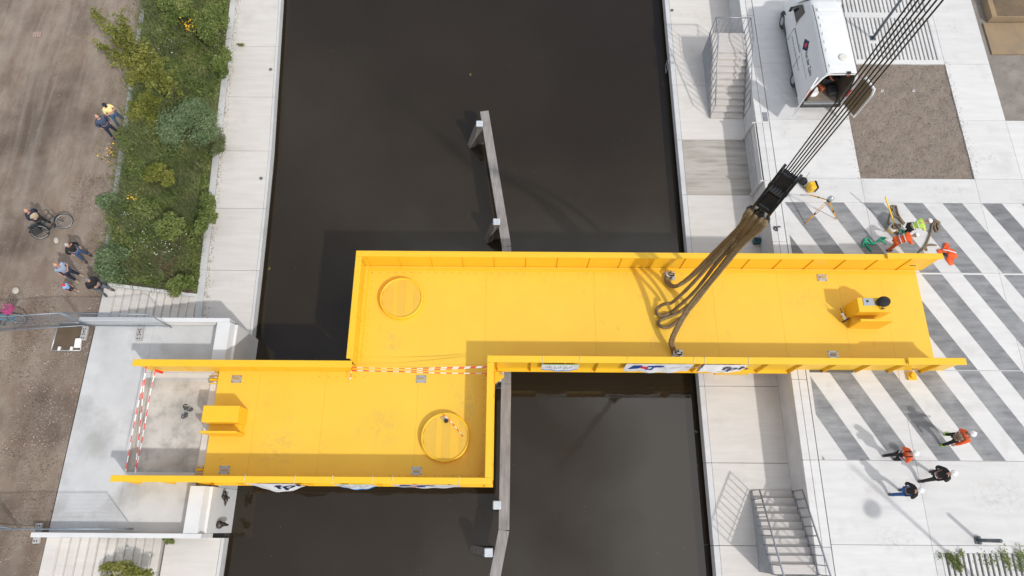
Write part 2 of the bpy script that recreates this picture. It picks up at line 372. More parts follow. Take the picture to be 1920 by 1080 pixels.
mb = MB(); mb.prism([(-12.6, -30), (-10.24, -30), (-10.24, 7.1), (-10.3, 7.64), (-10.58, 14.87), (-11.23, 23.71), (-12.7, 40), (-13.9, 40)], -3.3, ZQ-.26); mb.build('quay_wall', DARKFACE, quayL)
# kerb of the planted bank (galvanised edging)
mb = MB(); mb.prism([(kerbX(8.8)-.05, 8.8), (kerbX(8.8)+.14, 8.8), (kerbX(24)+.14, 24), (kerbX(24)-.05, 24)], -.3, .09)
tag(mb.build('bank_edging', mat('edging', (.42, .43, .43), .6, (.30, .31, .30), 2.5)), 'long grey concrete edging strip between dirt track and planted bank', 'kerb')

# stairs on the left (descending east from the dirt to the quay)
def stairs_left(y0, y1, label):
    t = empty('concrete_stairs', (0, 0, 0), 0, label, 'stairs', 'concrete stairs beside the white abutment')
    n = 11; xs = np.linspace(-15.2, -12.36, n+1)
    mb = MB(); mb.b2((-15.63, y0, -.4), (-15.2, y1, 0.0)); mb.build('landing', C_quay, t)
    for i in range(n):
        z = -(i+1)*1.3/(n+.6)
        mb = MB(); mb.b2((xs[i]+.004, y0, -1.6), (xs[i+1]-.004, y1, z), bev=.012); mb.build('step', C_quay, t)
    return t
sN = stairs_left(7.26, 8.62, 'upper left concrete stairs next to the green bank')
sS = stairs_left(-1.9, -.37, 'lower left concrete stairs below the white parapet')
mb = MB(); mb.prism([(-15.5, 8.63), (-12.62, 8.63), (-12.62, 8.77), (-15.5, 8.77)], -1.6, lambda x, y: .06-1.26*(x+15.5)/2.9); mb.build('cheek_wall', C_wall, sN)

# ------------------------------------------------------------------ west abutment
ab = empty('abutment', (0, 0, 0), 0, 'pale concrete abutment slab with low white parapets under the bridge tail', 'abutment')
def slabs(rects, z0, z1, m, name, parent):
    for (x0, y0, x1, y1) in rects: MB().b2((x0, y0, z0), (x1, y1, z1)).build(name, m, parent)
slabs([(-15.62, -.2, -13.42, 7.08), (-13.415, 5.3, -10.9, 7.08), (-13.415, -.2, -10.9, 1.62)], -.5, 0, C_abut, 'slab', ab)
slabs([(-13.42, 1.62, -11.0, 5.3)], -.6, -.16, C_rough, 'recess_floor', ab)
slabs([(-10.995, 1.63, -10.25, 5.29)], -1.0, -.06, C_quay, 'bearing_shelf', ab)
slabs([(-13.415, 5.12, -11.0, 5.295), (-13.415, 1.625, -11.0, 1.78)], -.3, -.03, C_wall, 'recess_kerb', ab)
CP = mat('concrete_parapet', (.64, .645, .65), .7, (.68, .685, .69), 1.5, .15, 25, stain=(.50, .50, .50), sscale=.8, samt=.3)
def rib_parapet(x0, x1, y0, y1, z):
    MB().b2((x0, y0, -.45), (x1, y1, z), bev=.012).build('parapet', CP, ab)
rib_parapet(-15.97, -10.42, 7.09, 7.25, .5); rib_parapet(-15.87, -10.24, -.36, -.205, .5)
for zz in (.12, .22, .32): MB().b2((-15.6, 7.075, zz), (-10.95, 7.088, zz+.06)).build('board_line', CP, ab)
def east_wall(y0, y1):
    mb = MB(); pr = [(-10.87, -.45), (-10.85, .5), (-10.37, .5), (-10.30, .18), (-10.22, .16), (-10.20, -2.6), (-10.87, -2.6)]
    vs = [(x, y0, z) for x, z in pr]+[(x, y1, z) for x, z in pr]; n = len(pr)
    mb.add(vs, [tuple(range(n)), tuple(range(2*n-1, n-1, -1))]+[(i, n+i, n+(i+1) % n, (i+1) % n) for i in range(n)])
    mb.build('end_wall', CP, ab)
east_wall(5.36, 7.085); east_wall(-.2, 1.3)
MB().b2((-10.9, 1.31, -2.6), (-10.21, 5.35, -.36)).build('front_wall', C_wall, ab)

# ------------------------------------------------------------------ right quay, wall, plaza
quayR = tag(empty('right_quay'), kind='structure')
YR = [-30, -3.3, -.5, 2.35, 5.21, 7.9, 10.7, 13.42, 16.13, 19.0, 21.8, 24.6, 40]
for i, (y0, y1) in enumerate(zip(YR, YR[1:])):
    g = .008
    MB().b2((7.385, y0+g, ZQ-.25), (10.2, y1-g, ZQ), bev=.006).build('slab', C_dirty if abs(y0-13.42) < .1 else C_quay, quayR)
    MB().b2((7.17, y0+g, ZQ-.4), (7.375, y1-g, ZQ+.012), bev=.012).build('edge_beam', C_wall, quayR)
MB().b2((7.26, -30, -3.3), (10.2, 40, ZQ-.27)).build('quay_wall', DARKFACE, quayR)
MB().b2((10.201, -30, -1.7), (10.44, 40, -.13)).build('retaining_wall', C_wall, quayR)
plaza = tag(empty('plaza'), kind='structure')
for y0, y1 in zip(YR, YR[1:]):
    MB().b2((10.203, y0+.006, -.13), (10.45, y1-.006, .004), bev=.008).build('coping', C_white, plaza)
    MB().b2((10.47, y0+.006, -.2), (10.75, y1-.006, -.006), bev=.006).build('drain_channel', C_white, plaza)
sheet('bedding', [(10.3, -300), (300, -300), (300, 300), (10.3, 300)], -.12, mat('bedding_soil', (.10, .085, .07), .95, (.15, .13, .11), 3), parent=plaza)
XP = [10.77, 14.15, 18.79, 20.73, 24.2, 27.6, 60]
YP = [-40, -7, -.42, 2.35, 5.58, 9.42, 12.43, 13.53, 16.33, 19.19, 22.8, 26, 40]
SLOT_X0 = 14.35
for i in range(len(XP)-1):
    for j in range(len(YP)-1):
        x0, x1, y0, y1 = XP[i], XP[i+1], YP[j], YP[j+1]
        if x0 >= 14.1 and x1 <= 18.8 and 13.5 < y0 < 19.1: continue           # sand pit
        if x0 >= 14.1 and x1 <= 18.8 and y0 > 19.1 and y1 < 23: continue        # slotted paving
        if x0 >= 20.7 and y0 > 16.3: continue                                   # bare earth
        if x0 >= 14.1 and y0 < -.42 and y0 > -8 and x0 < 24: 
            MB().b2((x0+.006, -.66, -.1), (x1-.006, -.426, 0)).build('slab', C_white, plaza); continue
        if x0 >= 14.1 and y0 < -8 and x0 < 24: continue
        MB().b2((x0+.006, y0+.006, -.1), (x1-.006, y1-.006, 0)).build('slab', C_white, plaza)
# bridge seat recess at the plaza edge
MB().b2((10.9, 5.47, .001), (12.5, 5.6, .006)).build('seat_gap', mat('gap_dark', (.12, .11, .10), .9), plaza)
# diagonal dark concrete stripes, in three bands
dS = (P(1634, 863)-P(1526, 712)); SL = dS.x/dS.y        # dx per dy along a stripe
def clip(poly, ax, lim, keep_gt):
    out = []
    for i in range(len(poly)):
        a, b = poly[i-1], poly[i]
        ia = (a[ax] > lim) == keep_gt; ib = (b[ax] > lim) == keep_gt
        if ia != ib:
            t = (lim-a[ax])/(b[ax]-a[ax]); out.append((a[0]+(b[0]-a[0])*t, a[1]+(b[1]-a[1])*t))
        if ib: out.append(b)
    return out
for ytop, ybot, x0 in ((12.42, 9.43, P(1545, 379).x), (9.35, 5.60, P(1728, 516).x), (5.56, 2.362, P(1565, 712).x+.36*-SL*0+ (5.2-5.56)*-SL)):
    for k in range(-9, 12):
        xa = x0+k*1.585; xb = xa+.79
        sh = (ybot-ytop)*SL
        poly = [(xa, ytop), (xb, ytop), (xb+sh, ybot), (xa+sh, ybot)]
        poly = clip(poly, 0, 10.9, True)
        if poly: poly = clip(poly, 0, 27, False)
        if len(poly) < 3: continue
        MB().add([(x, y, .004) for x, y in poly], [tuple(range(len(poly)))][:1]).build('stripe', C_stripe, plaza)
for o in list(plaza.children):                                            # face stripes up
    if o.name.startswith('stripe') and o.data.polygons[0].normal.z < 0: o.data.flip_normals()
# sand pit
def sandpit():
    mb = MB(); nx, ny = 60, 72; vs = []
    for j in range(ny+1):
        for i in range(nx+1):
            x = 14.17+(18.77-14.17)*i/nx; y = 13.55+(19.17-13.55)*j/ny
            vs.append((x, y, -.045+.018*math.sin(x*4.1+math.sin(y*3))*math.sin(y*5.3)+random.uniform(-.018, .018)))
    w = nx+1; mb.add(vs, [(j*w+i, j*w+i+1, (j+1)*w+i+1, (j+1)*w+i) for j in range(ny) for i in range(nx)], 0, True); return mb
tag(sandpit().build('sand_bed', SAND), kind='structure')
for px in (1653, 1712):
    c = P(px, 171, -.05); mb = MB(); mb.tube([c-Vector((0, 0, .1)), c+Vector((0, 0, .07))], .05, 10, 0); mb.tube([c+Vector((0, 0, .071)), c+Vector((0, 0, .072))], .035, 10, 1)
    tag(mb.build('pipe_stub', [WHITE, BLACK]), ('left' if px < 1700 else 'right')+' of two white pipe stubs poking out of the sand', 'pipe', 'pipe stubs in the sand')
# slotted paving: bars with soil between
def slotted(x0, x1, y0, y1, step, gap, name):
    x = x0; me = None
    while x < x1-.05:
        if me is None:
            me = mesh_of(MB().b2((0, y0, -.1), (step-gap, y1, 0), bev=.008), 'paving_bar', [C_white])
        link('paving_bar', me, plaza, (x, 0, 0)); x += step
slotted(14.35, 18.62, 19.42, 21.70, .182, .062, 'n'); slotted(14.35, 18.62, 22.0, 22.9, .182, .062, 'n')
for (a, b) in ((19.19, 19.415), (21.705, 21.995)): MB().b2((14.16, a+.004, -.1), (18.78, b, .002)).build('cross_band', C_white, plaza)
MB().b2((18.6, 19.42, -.1), (18.78, 22.9, .001)).build('cross_band', C_white, plaza); MB().b2((14.16, 19.42, -.1), (14.34, 22.9, .001)).build('cross_band', C_white, plaza)
slotted(14.42, 21.4, -2.6, -.665, .185, .075, 's'); MB().b2((14.16, -2.6, -.1), (14.40, -.662, .001)).build('cross_band', C_white, plaza)
MB().b2((15.62, 20.3, -.05), (16.12, 20.8, .012), bev=.01).build('lamp_footing', C_white, plaza)
# bare earth, road plates top right
sheet('earth_ground', [(20.73, 16.34), (300, 16.34), (300, 300), (20.73, 300)], -.05, mat('grey_earth', (.20, .175, .15), .95, (.29, .262, .235), 1.6, .8, 8, stain=(.13, .11, .09), sscale=.8, samt=.7, bdist=.05))
mb = MB(); mb.prism([tuple(P(*q, 0)[:2]) for q in ((1843, 44), (1990, 42), (1995, 101), (1860, 102))], -.04, .02)
tag(mb.build('road_plate', PLY), 'tan muddy plate lying flat on the earth at top right', 'plate')
def skip():
    t = empty('excavation_box', (0, 0, 0), 0, 'open yellow-brown steel box standing on the earth at top right', 'container')
    a = P(1852, 41, .0); x0, y0 = a.x, a.y
    MB().b2((x0, y0, -.04), (x0+3, y0+.05, .3)).build('side_panel', PLY, t); MB().b2((x0, y0+.051, -.04), (x0+.22, y0+3, .32)).build('side_panel', PLY, t)
    MB().b2((x0+.221, y0+.051, -.04), (x0+3, y0+3, .02)).build('floor_panel', mat('brown_steel', (.11, .08, .05), .7, (.19, .13, .07), 1.2), t)  # floor in a darker brown than the side panels
skip()
# ------------------------------------------------------------------ the yellow bridge
ZD, ZR = .1, 1.3
br = empty('yellow_bridge', (0, 0, 0), 0, 'large bright yellow steel footbridge with stepped deck spanning the dark canal', 'bridge')
dk = MB()
dk.b2((-5.70, 5.62, -.32), (15.52, 9.52, ZD-.02)); dk.b2((-10.68, 1.50, -.325), (-.76, 5.62, ZD-.021)); dk.b2((-5.6, 5.3, -.33), (-.78, 5.7, ZD-.022))
deck = dk.build('deck', YEL, br)
def plates(xs, y0, y1):
    for a, b in zip(xs, xs[1:]): MB().b2((a+.0022, y0, ZD-.018), (b-.0022, y1, ZD)).build('deck_plate', YDECK, deck)
plates([-5.69, -1.0, 3.1, 7.62, 10.12, 12.46, 14.1, 15.51], 5.66, 9.5)
plates([-10.67, -9.15, -6.75, -3.4, -.78], 1.53, 5.655)
# underside box girders (inset)
MB().b2((-4.9, 6.2, -.75), (14.2, 9.0, -.335)).build('box_girder', YEL, br); MB().b2((-10.1, 2.0, -.75), (-1.4, 5.3, -.336)).build('box_girder', YEL, br)
STIFF = {}
def girder(ax, a0, a1, c0, c1, pitch=1.19, off=.35, name='side_girder', lift=None, dep=(1, 1)):
    """side girder along axis ax ('x' or 'y') from a0 to a1, top flange from c0 to c1 across"""
    cm = (c0+c1)/2; w = c1-c0
    def bx(m, aa, ab, ca, cb, za, zb, bev=0):
        if ax == 'x': m.b2((aa, ca, za), (ab, cb, zb), bev=bev)
        else: m.b2((ca, aa, za), (cb, ab, zb), bev=bev)
        return m
    web = bx(MB(), a0, a1, cm-.012, cm+.012, ZD-.22, ZR-.03).build(name, YEL, br)
    fl = [(a0, a1, ZR)] if lift is None else [(a0, lift, ZR), (lift+.002, a1, ZR+.11)]
    for (fa, fb, fz) in fl:
        bx(MB(), fa, fb, c0, c1, fz-.06, fz, .008).build('top_flange', YEL, web)
        if fz > ZR: bx(MB(), fa, fb, cm-.05, cm+.05, ZR-.03, fz-.062).build('top_web', YEL, web)
    bx(MB(), a0, a1, c0-.01, c1+.01, ZD-.25, ZD-.222).build('bottom_flange', YEL, web)
    for s in (0, 1):
      dd = dep[s]*w/2; key = round(dd, 3)
      if key not in STIFF:
        STIFF[key] = mesh_of(MB().add([(-.014, .013, -.22), (.014, .013, -.22), (.014, dd, -.22), (-.014, dd, -.22), (-.014, .013, 1.14), (.014, .013, 1.14), (.014, dd-.01, 1.14), (-.014, dd-.01, 1.14)],
            [(0, 3, 2, 1), (4, 5, 6, 7), (0, 1, 5, 4), (1, 2, 6, 5), (2, 3, 7, 6), (3, 0, 4, 7)]), 'stiffener', [YEL])
    a = a0+off
    while a < a1-.1:
        for s in (0, 1):
            o = link('stiffener', STIFF[round(dep[s]*w/2, 3)], web, (a, cm, ZD) if ax == 'x' else (cm, a, ZD), (math.pi*s) if ax == 'x' else (math.pi*s+math.pi/2))
        a += pitch
    return web
gNE = girder('x', -5.79, 15.80, 9.42, 9.64, lift=13.75, dep=(1, .5))
gSE = girder('x', -.87, 15.76, 5.46, 5.70, lift=13.75)
gW = girder('y', 5.56, 9.415, -5.79, -5.57, off=.5, dep=(1, .45))
gNW = girder('x', -13.2, -5.58, 5.24, 5.48, dep=(1, .3))
gSW = girder('x', -13.15, -.64, 1.37, 1.58)
gE = girder('y', 1.585, 5.455, -.87, -.64, off=.5, dep=(.45, 1))
# inner foot plates that seat the girders on the deck, with their bolt rows
for (a, b) in (((-5.56, 9.32), (15.5, 9.41)), ((-5.56, 5.8), (-5.49, 9.31)), ((-10.6, 1.60), (-.95, 1.66)), ((-.95, 1.67), (-.89, 5.3))):
    MB().b2((*a, ZD+.001), (*b, ZD+.014)).build('foot_plate', YEL, br)
bm = MB()
def bolts(p, q, step):
    p, q = Vector(p), Vector(q); n = int((q-p).length/step)
    for i in range(n+1):
        c = p+(q-p)*i/max(1, n); bm.tube([c, c+Vector((0, 0, .014))], .017, 6)
bolts((-5.4, 9.24, ZD), (6.5, 9.24, ZD), .3); bolts((-5.4, 6.2, ZD), (-5.4, 9.2, ZD), .3); bolts((-4.2, 1.72, ZD), (-1.1, 1.72, ZD), .3); bolts((-1.02, 1.8, ZD), (-1.02, 5.1, ZD), .3); bolts((-7, 5.16, ZD), (-5.4, 5.16, ZD), .3)
tag(bm.build('bolt_rows', mat('bolt_yellow', (.42, .25, .03), .5), br), kind='stuff')
# round pivot housings on the deck
def housing(c, r, label):
    mb = MB(); n = 40
    prof = [(r+.02, ZD), (r+.02, ZD+.2), (r+.01, ZD+.225), (r-.02, ZD+.235), (r-.05, ZD+.225), (r-.06, ZD+.2)]
    vs = [(c[0]+q*math.cos(2*math.pi*i/n), c[1]+q*math.sin(2*math.pi*i/n), z) for q, z in prof for i in range(n)]
    mb.add(vs, [(j*n+i, j*n+(i+1) % n, (j+1)*n+(i+1) % n, (j+1)*n+i) for j in range(len(prof)-1) for i in range(n)], 0, True)
    hs = mb.build('pivot_housing', YEL, br)
    rr = r-.06; xs = [-rr, -.42*rr, -.02*rr-.1, .22*rr, .62*rr, rr]
    for i, (a, b) in enumerate(zip(xs, xs[1:])):
        pts = [(c[0]+x, c[1]-math.sqrt(max(0, rr*rr-x*x))) for x in np.linspace(a+.0008, b-.0008, 7)]+[(c[0]+x, c[1]+math.sqrt(max(0, rr*rr-x*x))) for x in np.linspace(b-.0008, a+.0008, 7)]
        MB().prism(pts, ZD, ZD+.2-(.002 if i % 2 else 0)).build('lid_panel', YGRATE if i % 2 == 0 else YGRATE2, hs)
    return hs
c1 = P(752, 558, .35); c2 = P(834.5, 819, .35)
housing(c1, .80, ''); housing(c2, .84, '')
# bench-like cabinets: box plus free-standing plate
for nm, x0, x1, ya, yb, yc, h in (('e', 12.53, 13.70, 7.47, 8.01, 7.17, 1.08), ('w', -10.66, -9.42, 3.38, 3.95, 3.06, .93)):
    cb = MB().b2((x0, ya, ZD), (x1, yb, h), bev=.012).build('cabinet', YEL, br)
    MB().b2((x0, yc-.05, ZD), (x1, yc+.03, h-.01), bev=.008).build('screen_plate', YEL, br)
    MB().b2((x0+.05, yc+.031, ZD), (x1-.05, ya-.001, ZD+.28)).build('tie_plate', YEL, br)
# lifting lugs in steel plates
def lug(px, py, w=.36, d=.27):
    c = P(px, py, ZD); mb = MB(); mb.box((c.x, c.y, ZD+.012), (w, d, .02)); o = mb.build('lifting_plate', STEEL, br)
    mb = MB(); mb.box((c.x, c.y, ZD+.055), (w*.62, .035, .07)); mb.box((c.x, c.y-.06, ZD+.024), (w*.66, .05, .006), 1); mb.box((c.x, c.y+.06, ZD+.024), (w*.66, .05, .006), 1)
    mb.build('lug', [mat('worn_yellow', (.50, .36, .10), .5), mat('plate_pale', (.42, .42, .40), .5)], o)
    for sx in (-1, 1):
        for sy in (-1, 1):
            MB().tube([(c.x+sx*w*.42, c.y+sy*d*.4, ZD+.02), (c.x+sx*w*.42, c.y+sy*d*.4, ZD+.04)], .016, 6).build('bolt', STEELD, o)
for q in ((444, 711), (790, 711), (421, 881), (781, 883), (1541, 521), (1562, 665)): lug(*q)
eyes = [P(1250, 517, ZD), P(1264, 664, ZD)]
for e in eyes:
    o = MB().box((e.x+.1, e.y, ZD+.012), (.42, .34, .02)).build('lifting_plate', STEEL, br)
    MB().box((e.x+.08, e.y, ZD+.09), (.26, .05, .15)).build('lug', STEEL, o)
# hinge brackets at the west end, corner bracket by the step, support leg on the quay
for px, py in ((402, 712), (376, 881)):
    c = P(px, py, 0); o = MB().box((c.x, c.y, -.02), (.34, .3, .06)).build('hinge_bracket', YEL, br)
    for s in (-.09, .09): MB().tube([(c.x-.17, c.y+s, .03), (c.x+.12, c.y+s, .03)], .03, 8).build('hinge_pin', STEEL, o)
    MB().box((c.x, c.y, .05), (.2, .04, .1)).build('hinge_plate', YEL, o)
cb = MB(); cb.prism([(-.635, 4.98), (-.635, 5.44), (-.30, 5.44), (-.30, 5.22)], -.12, -.09); o = cb.build('corner_bracket', YEL, br)
MB().tube([(-.38, 5.36, -.09), (-.38, 5.36, -.03)], .05, 12).build('bolt', STEEL, o)
mb = MB(); mb.add([(7.55, 5.75, -1.29), (9.0, 5.75, -1.29), (9.0, 8.6, -1.29), (7.55, 8.6, -1.29), (7.8, 5.85, -.74), (8.8, 5.85, -.74), (8.8, 8.6, -.74), (7.8, 8.6, -.74)], [(0, 3, 2, 1), (4, 5, 6, 7), (0, 1, 5, 4), (1, 2, 6, 5), (2, 3, 7, 6), (3, 0, 4, 7)])
mb.b2((7.6, 5.52, -.74), (8.85, 6.3, -.33)); mb.build('support_leg', YEL, br)
c = P(1708, 706, 0); mb = MB(); mb.box((c.x, c.y, .05), (.3, .28, .1)); mb.tube([(c.x, c.y, .1), (c.x, c.y, .2)], .1, 10); mb.build('levelling_foot', YEL, br)
for q, s in (((14.9, 9.41), -1), ((14.2, 5.45), -1)):
    MB().b2((q[0], q[1]-.02, .75), (q[0]+.22, q[1]-.001, .79)).build('slot', STEELD, br)

# ------------------------------------------------------------------ text and printed marks
def text_mesh(body, size, name='lettering', m=None, bold=0, shear=0):
    cu = bpy.data.curves.new('txt', 'FONT'); cu.body = body; cu.size = size; cu.offset = bold; cu.shear = shear; cu.resolution_u = 3
    ob = bpy.data.objects.new('txt', cu); COL.objects.link(ob); bpy.context.view_layer.update()
    me = bpy.data.meshes.new_from_object(ob.evaluated_get(bpy.context.evaluated_depsgraph_get())); bpy.data.objects.remove(ob)
    me.name = name; me.materials.clear(); me.materials.append(m); return me
def bend(me, fn):
    for v in me.vertices: v.co = fn(v.co)
    me.update()
def logo(u, v, s, fn, parent, m1=None):
    """blue angular mark with a red heart, drawn in the (u, v) print plane"""
    mb = MB(); A = [(0, 0), (.32, 0), (.5, .26), (.44, .5), (.14, .5)]; B = [(.62, 0), (.86, 0), (.92, .28), (1.2, .32), (1.24, .5), (.66, .5), (.58, .26)]
    for pl in (A, B): mb.add([fn(Vector((u+x*s, v+y*s, 0))) for x, y in pl], [tuple(range(len(pl)))], 0)
    R = [(.54+.15*math.cos(t), .25+.15*math.sin(t)) for t in np.linspace(0, 2*math.pi, 10)[:-1]]
    mb.add([fn(Vector((u+x*s, v+y*s, .0025))) for x, y in R], [tuple(range(len(R)))], 1)
    return mb.build('logo', [m1 or BLUEP, REDP], parent)

def banner(px0, px1, y, z0, z1, label, belly=.12, kind='plain', wave=.012, slant=0, pxy=690, ties=True):
    x0 = P(px0, pxy, 1.1).x; x1 = P(px1, pxy, 1.1).x; W = x1-x0; Hh = z1-z0
    def fn(c, lift=.006):
        u, v = c.x/W, c.y/Hh
        d = belly*math.sin(math.pi*max(0, min(1, u)))*(1-v)**1.2+wave*math.sin(u*19+2*v)*(.25+.75*(1-v))+slant*(1-v)
        return Vector((x0+c.x, y-.012-abs(d)-lift-c.z, z0+c.y+.03*math.sin(u*7)*(1-v)))
    t = empty('banner', (0, 0, 0), 0, label, 'banner', 'sponsor banners on the bridge')
    mb = MB(); nx, nz = 30, 8
    vs = [fn(Vector((W*i/nx, Hh*j/nz, 0)), 0) for j in range(nz+1) for i in range(nx+1)]; w = nx+1
    mis = []
    for j in range(nz):
        for i in range(nx):
            mi = 0
            if kind == 'green' and j == nz-1: mi = 1
            if kind == 'green' and j == 0: mi = 2
            if kind == 'fphbar' and i == 0: mi = 3
            mb.add([vs[j*w+i], vs[j*w+i+1], vs[(j+1)*w+i+1], vs[(j+1)*w+i]], [(0, 1, 2, 3)], mi, True)
    mb.build('sheet', [BANN, mat('print_green', (.35, .62, .22), .5), mat('print_sky', (.10, .32, .70), .5), NAVYP], t)
    if kind in ('fph', 'fphbar'):
        me = text_mesh('fph', Hh*.62, m=NAVYP, bold=.012, shear=.05); bend(me, lambda c: fn(Vector((c.x*1.2+W*.50, c.y+Hh*.36, 0)), .02)); link('lettering', me, t)
        mb = MB(); a = [fn(Vector((W*.42, Hh*.13, 0))), fn(Vector((W*.8, Hh*.13, 0))), fn(Vector((W*.8, Hh*.15, 0))), fn(Vector((W*.42, Hh*.15, 0)))]; mb.add(a, [(0, 1, 2, 3)]); mb.build('small_print', NAVYP, t)
    if kind == 'zalm':
        logo(W*.06, Hh*.32, Hh*.95, fn, t)
        me = text_mesh('Van der Zalm', Hh*.24, m=mat('print_pale', (.42, .45, .55), .5)); bend(me, lambda c: fn(Vector((c.x*1.3+W*.42, c.y+Hh*.5, 0)))); link('lettering', me, t)
        mb = MB(); a = [fn(Vector((W*f, Hh*g, 0))) for f, g in ((.1, .14), (.9, .14), (.9, .16), (.1, .16))]; mb.add(a, [(0, 1, 2, 3)]); mb.build('rule', mat('print_grey', (.35, .36, .42), .5), t)
    if kind == 'green':
        mb = MB()                                               # unreadable grey-blue lettering
        for i in range(15):
            if i in (4, 9): continue
            u = W*(.1+.05*i); hh = Hh*(.2+.08*((i*7) % 3)); mb.add([fn(Vector((u, Hh*.36, 0))), fn(Vector((u+W*.022, Hh*.36, 0))), fn(Vector((u+W*.022, Hh*.36+hh, 0))), fn(Vector((u, Hh*.36+hh, 0)))], [(0, 1, 2, 3)])
        mb.build('lettering', mat('print_greyblue', (.33, .40, .52), .5), t)
    if ties:
        for xx in (x0+.02, x1-.02):
            mb = MB(); mb.tube([(xx, y-.015, z1), (xx, y-.012, ZR+.012), (xx+.02, y+.25, ZR+.012), (xx+.03, y+.28, ZR-.15)], .008, 5); mb.build('tie_cord', mat('cord', (.6, .58, .52), .8), t)
    return t
YS, YS2 = 5.455, 1.362
banner(1016, 1087, YS, .28, 1.12, 'small white banner with green top and blue bottom edge on the bridge', .06, 'green')
banner(1174, 1300, YS, .22, 1.27, 'wide white banner with blue and red logo hanging left of the quay', .07, 'zalm', wave=.022)
banner(1318, 1402, YS, .20, 1.22, 'white banner reading fph hanging above the right quay edge', .05, 'fphbar')
banner(460, 556, YS2, .02, 1.25, 'white fph banner sagging outwards on the lower left girder', .2, 'fph', pxy=905)
banner(624, 700, YS2, .2, 1.23, 'white and green banner in the middle of the lower left girder', .12, 'green', pxy=905)
banner(735, 862, YS2, .15, 1.24, 'long white banner with logo near the right end of lower left girder', .05, 'zalm', pxy=905)

# ------------------------------------------------------------------ barrier tape
def tape(pts, label, w=.03, seg=.21, sag=0, twist=.4):
    path = spline(pts, 8); mb = MB(); dist = 0; prev = None; vs = []
    # resample
    L = [0]
    for a, b in zip(path, path[1:]): L.append(L[-1]+(b-a).length)
    n = max(2, int(L[-1]/(seg/3))); k = 0
    for i in range(n+1):
        s = L[-1]*i/n
        while k < len(L)-2 and L[k+1] < s: k += 1
        f = (s-L[k])/max(1e-6, L[k+1]-L[k]); p = path[k].lerp(path[k+1], f); t = (path[k+1]-path[k]).normalized()
        side = t.cross(Vector((0, 0, 1))).normalized(); ang = twist*math.sin(s*1.3)+.3
        d = side*math.cos(ang)+Vector((0, 0, 1))*math.sin(ang); vs.append((p-d*w/2, p+d*w/2))
    for i in range(n):
        (a, b), (c, d) = vs[i], vs[i+1]; mb.add([a, b, d, c], [(0, 1, 2, 3)], (i//3) % 2)
    return tag(mb.build('barrier_tape', [TAPER, TAPEW]), label, 'tape', 'red and white barrier tape')
tape([P(658, 689, 1.0), P(760, 691, .97), P(860, 688.5, 1.0), P(918, 687.5, 1.15), P(925, 689, 1.2)], 'upper strand of red and white tape across the deck opening')
tape([P(658, 694, .8), P(740, 696, .75), P(800, 694, .78), P(918, 688, 1.0)], 'middle strand of red and white tape crossing the upper one')
tape([P(659, 695, .6), P(740, 697, .55), P(830, 699.5, .5), P(914, 700, .6)], 'lowest strand of red and white tape across the deck opening')
tape([P(660, 689, 1.0), P(659, 694, .8), P(658, 704, .5), P(657, 711, .4)], 'loose tape end knotted at the left corner of the opening')
tape([P(913, 700, .6), P(910, 706, .5)], 'short red tape tail on the right corner of opening', seg=.5)
tape([P(275, 687, 1.1), P(262, 745, .75), P(248, 812, .7), P(235, 888, 1.1)], 'leftmost red and white tape over the abutment slab', seg=.24)
tape([P(274, 687, 1.1), P(268, 740, .6), P(261, 812, .55), P(253, 888, .9)], 'middle red and white tape over the abutment slab', seg=.24)
tape([P(292, 692, .8), P(282, 735, .5), P(270, 805, .4), P(254, 888, .9)], 'rightmost red and white tape over the abutment slab', seg=.24)
tape([P(291, 694, .8), P(299, 697, .7), P(306, 699, .7)], 'short tape end tied to the bridge rail above abutment', seg=.4, w=.1)
tape([P(830, 776, .36), P(850, 796, .37), P(870, 821, .36)], 'thin frayed tape lying on the lower round housing', w=.035, seg=.12)

# ------------------------------------------------------------------ crane tackle
HX, HY = 5.92, 7.18
hb = empty('crane_hook_block', (HX, HY, 9.3), -.69, 'black steel crane hook block hanging over the right half of the bridge', 'hook block')
for s in (-1, 1):
    mb = MB(); pr = [(-.09, .30), (.09, .30), (.15, .6), (.17, 1.0), (.17, 1.75), (.13, 2.2), (.08, 2.4), (-.08, 2.4), (-.13, 2.2), (-.17, 1.75), (-.17, 1.0), (-.15, .6)]
    vs = [(s*.225+.035*q, y, z) for q in (-1, 1) for y, z in pr]; n = len(pr)
    mb.add(vs, [tuple(range(n-1, -1, -1)), tuple(range(n, 2*n))]+[(i, (i+1) % n, n+(i+1) % n, n+i) for i in range(n)]); mb.build('cheek_plate', BLACKM, hb)
    mb = MB(); mb.box((s*.265, 0, .42), (.012, .1, .12)); mb.build('hazard_patch', mat('hazard', (.55, .42, .02), .5), hb)
for i in range(5):
    x = -.15+.075*i; mb = MB()
    mb.tube([(x-.035, 0, 1.5), (x-.012, 0, 1.5), (x+.012, 0, 1.5), (x+.035, 0, 1.5)], [.17, .14, .14, .17], 20, cap=True, smooth=False); mb.build('sheave', STEELD, hb)
for z in (.95, 2.05): MB().tube([(-.265, 0, z), (.265, 0, z)], .035, 8).build('cross_bar', STEEL, hb)
MB().b2((-.185, -.09, .55), (.185, .09, 1.28)).build('spacer', BLACKM, hb); MB().b2((-.185, -.08, 1.72), (.185, .08, 2.25)).build('spacer', BLACKM, hb)
MB().tube([(-.28, 0, 1.5), (.28, 0, 1.5)], .06, 10).build('axle', STEELD, hb)
MB().box((0, 0, .62), (.42, .26, .2), bev=.03).build('swivel', BLACKM, hb)
MB().tube([(0, 0, .55), (0, 0, .3)], .09, 10).build('shank', BLACKM, hb)
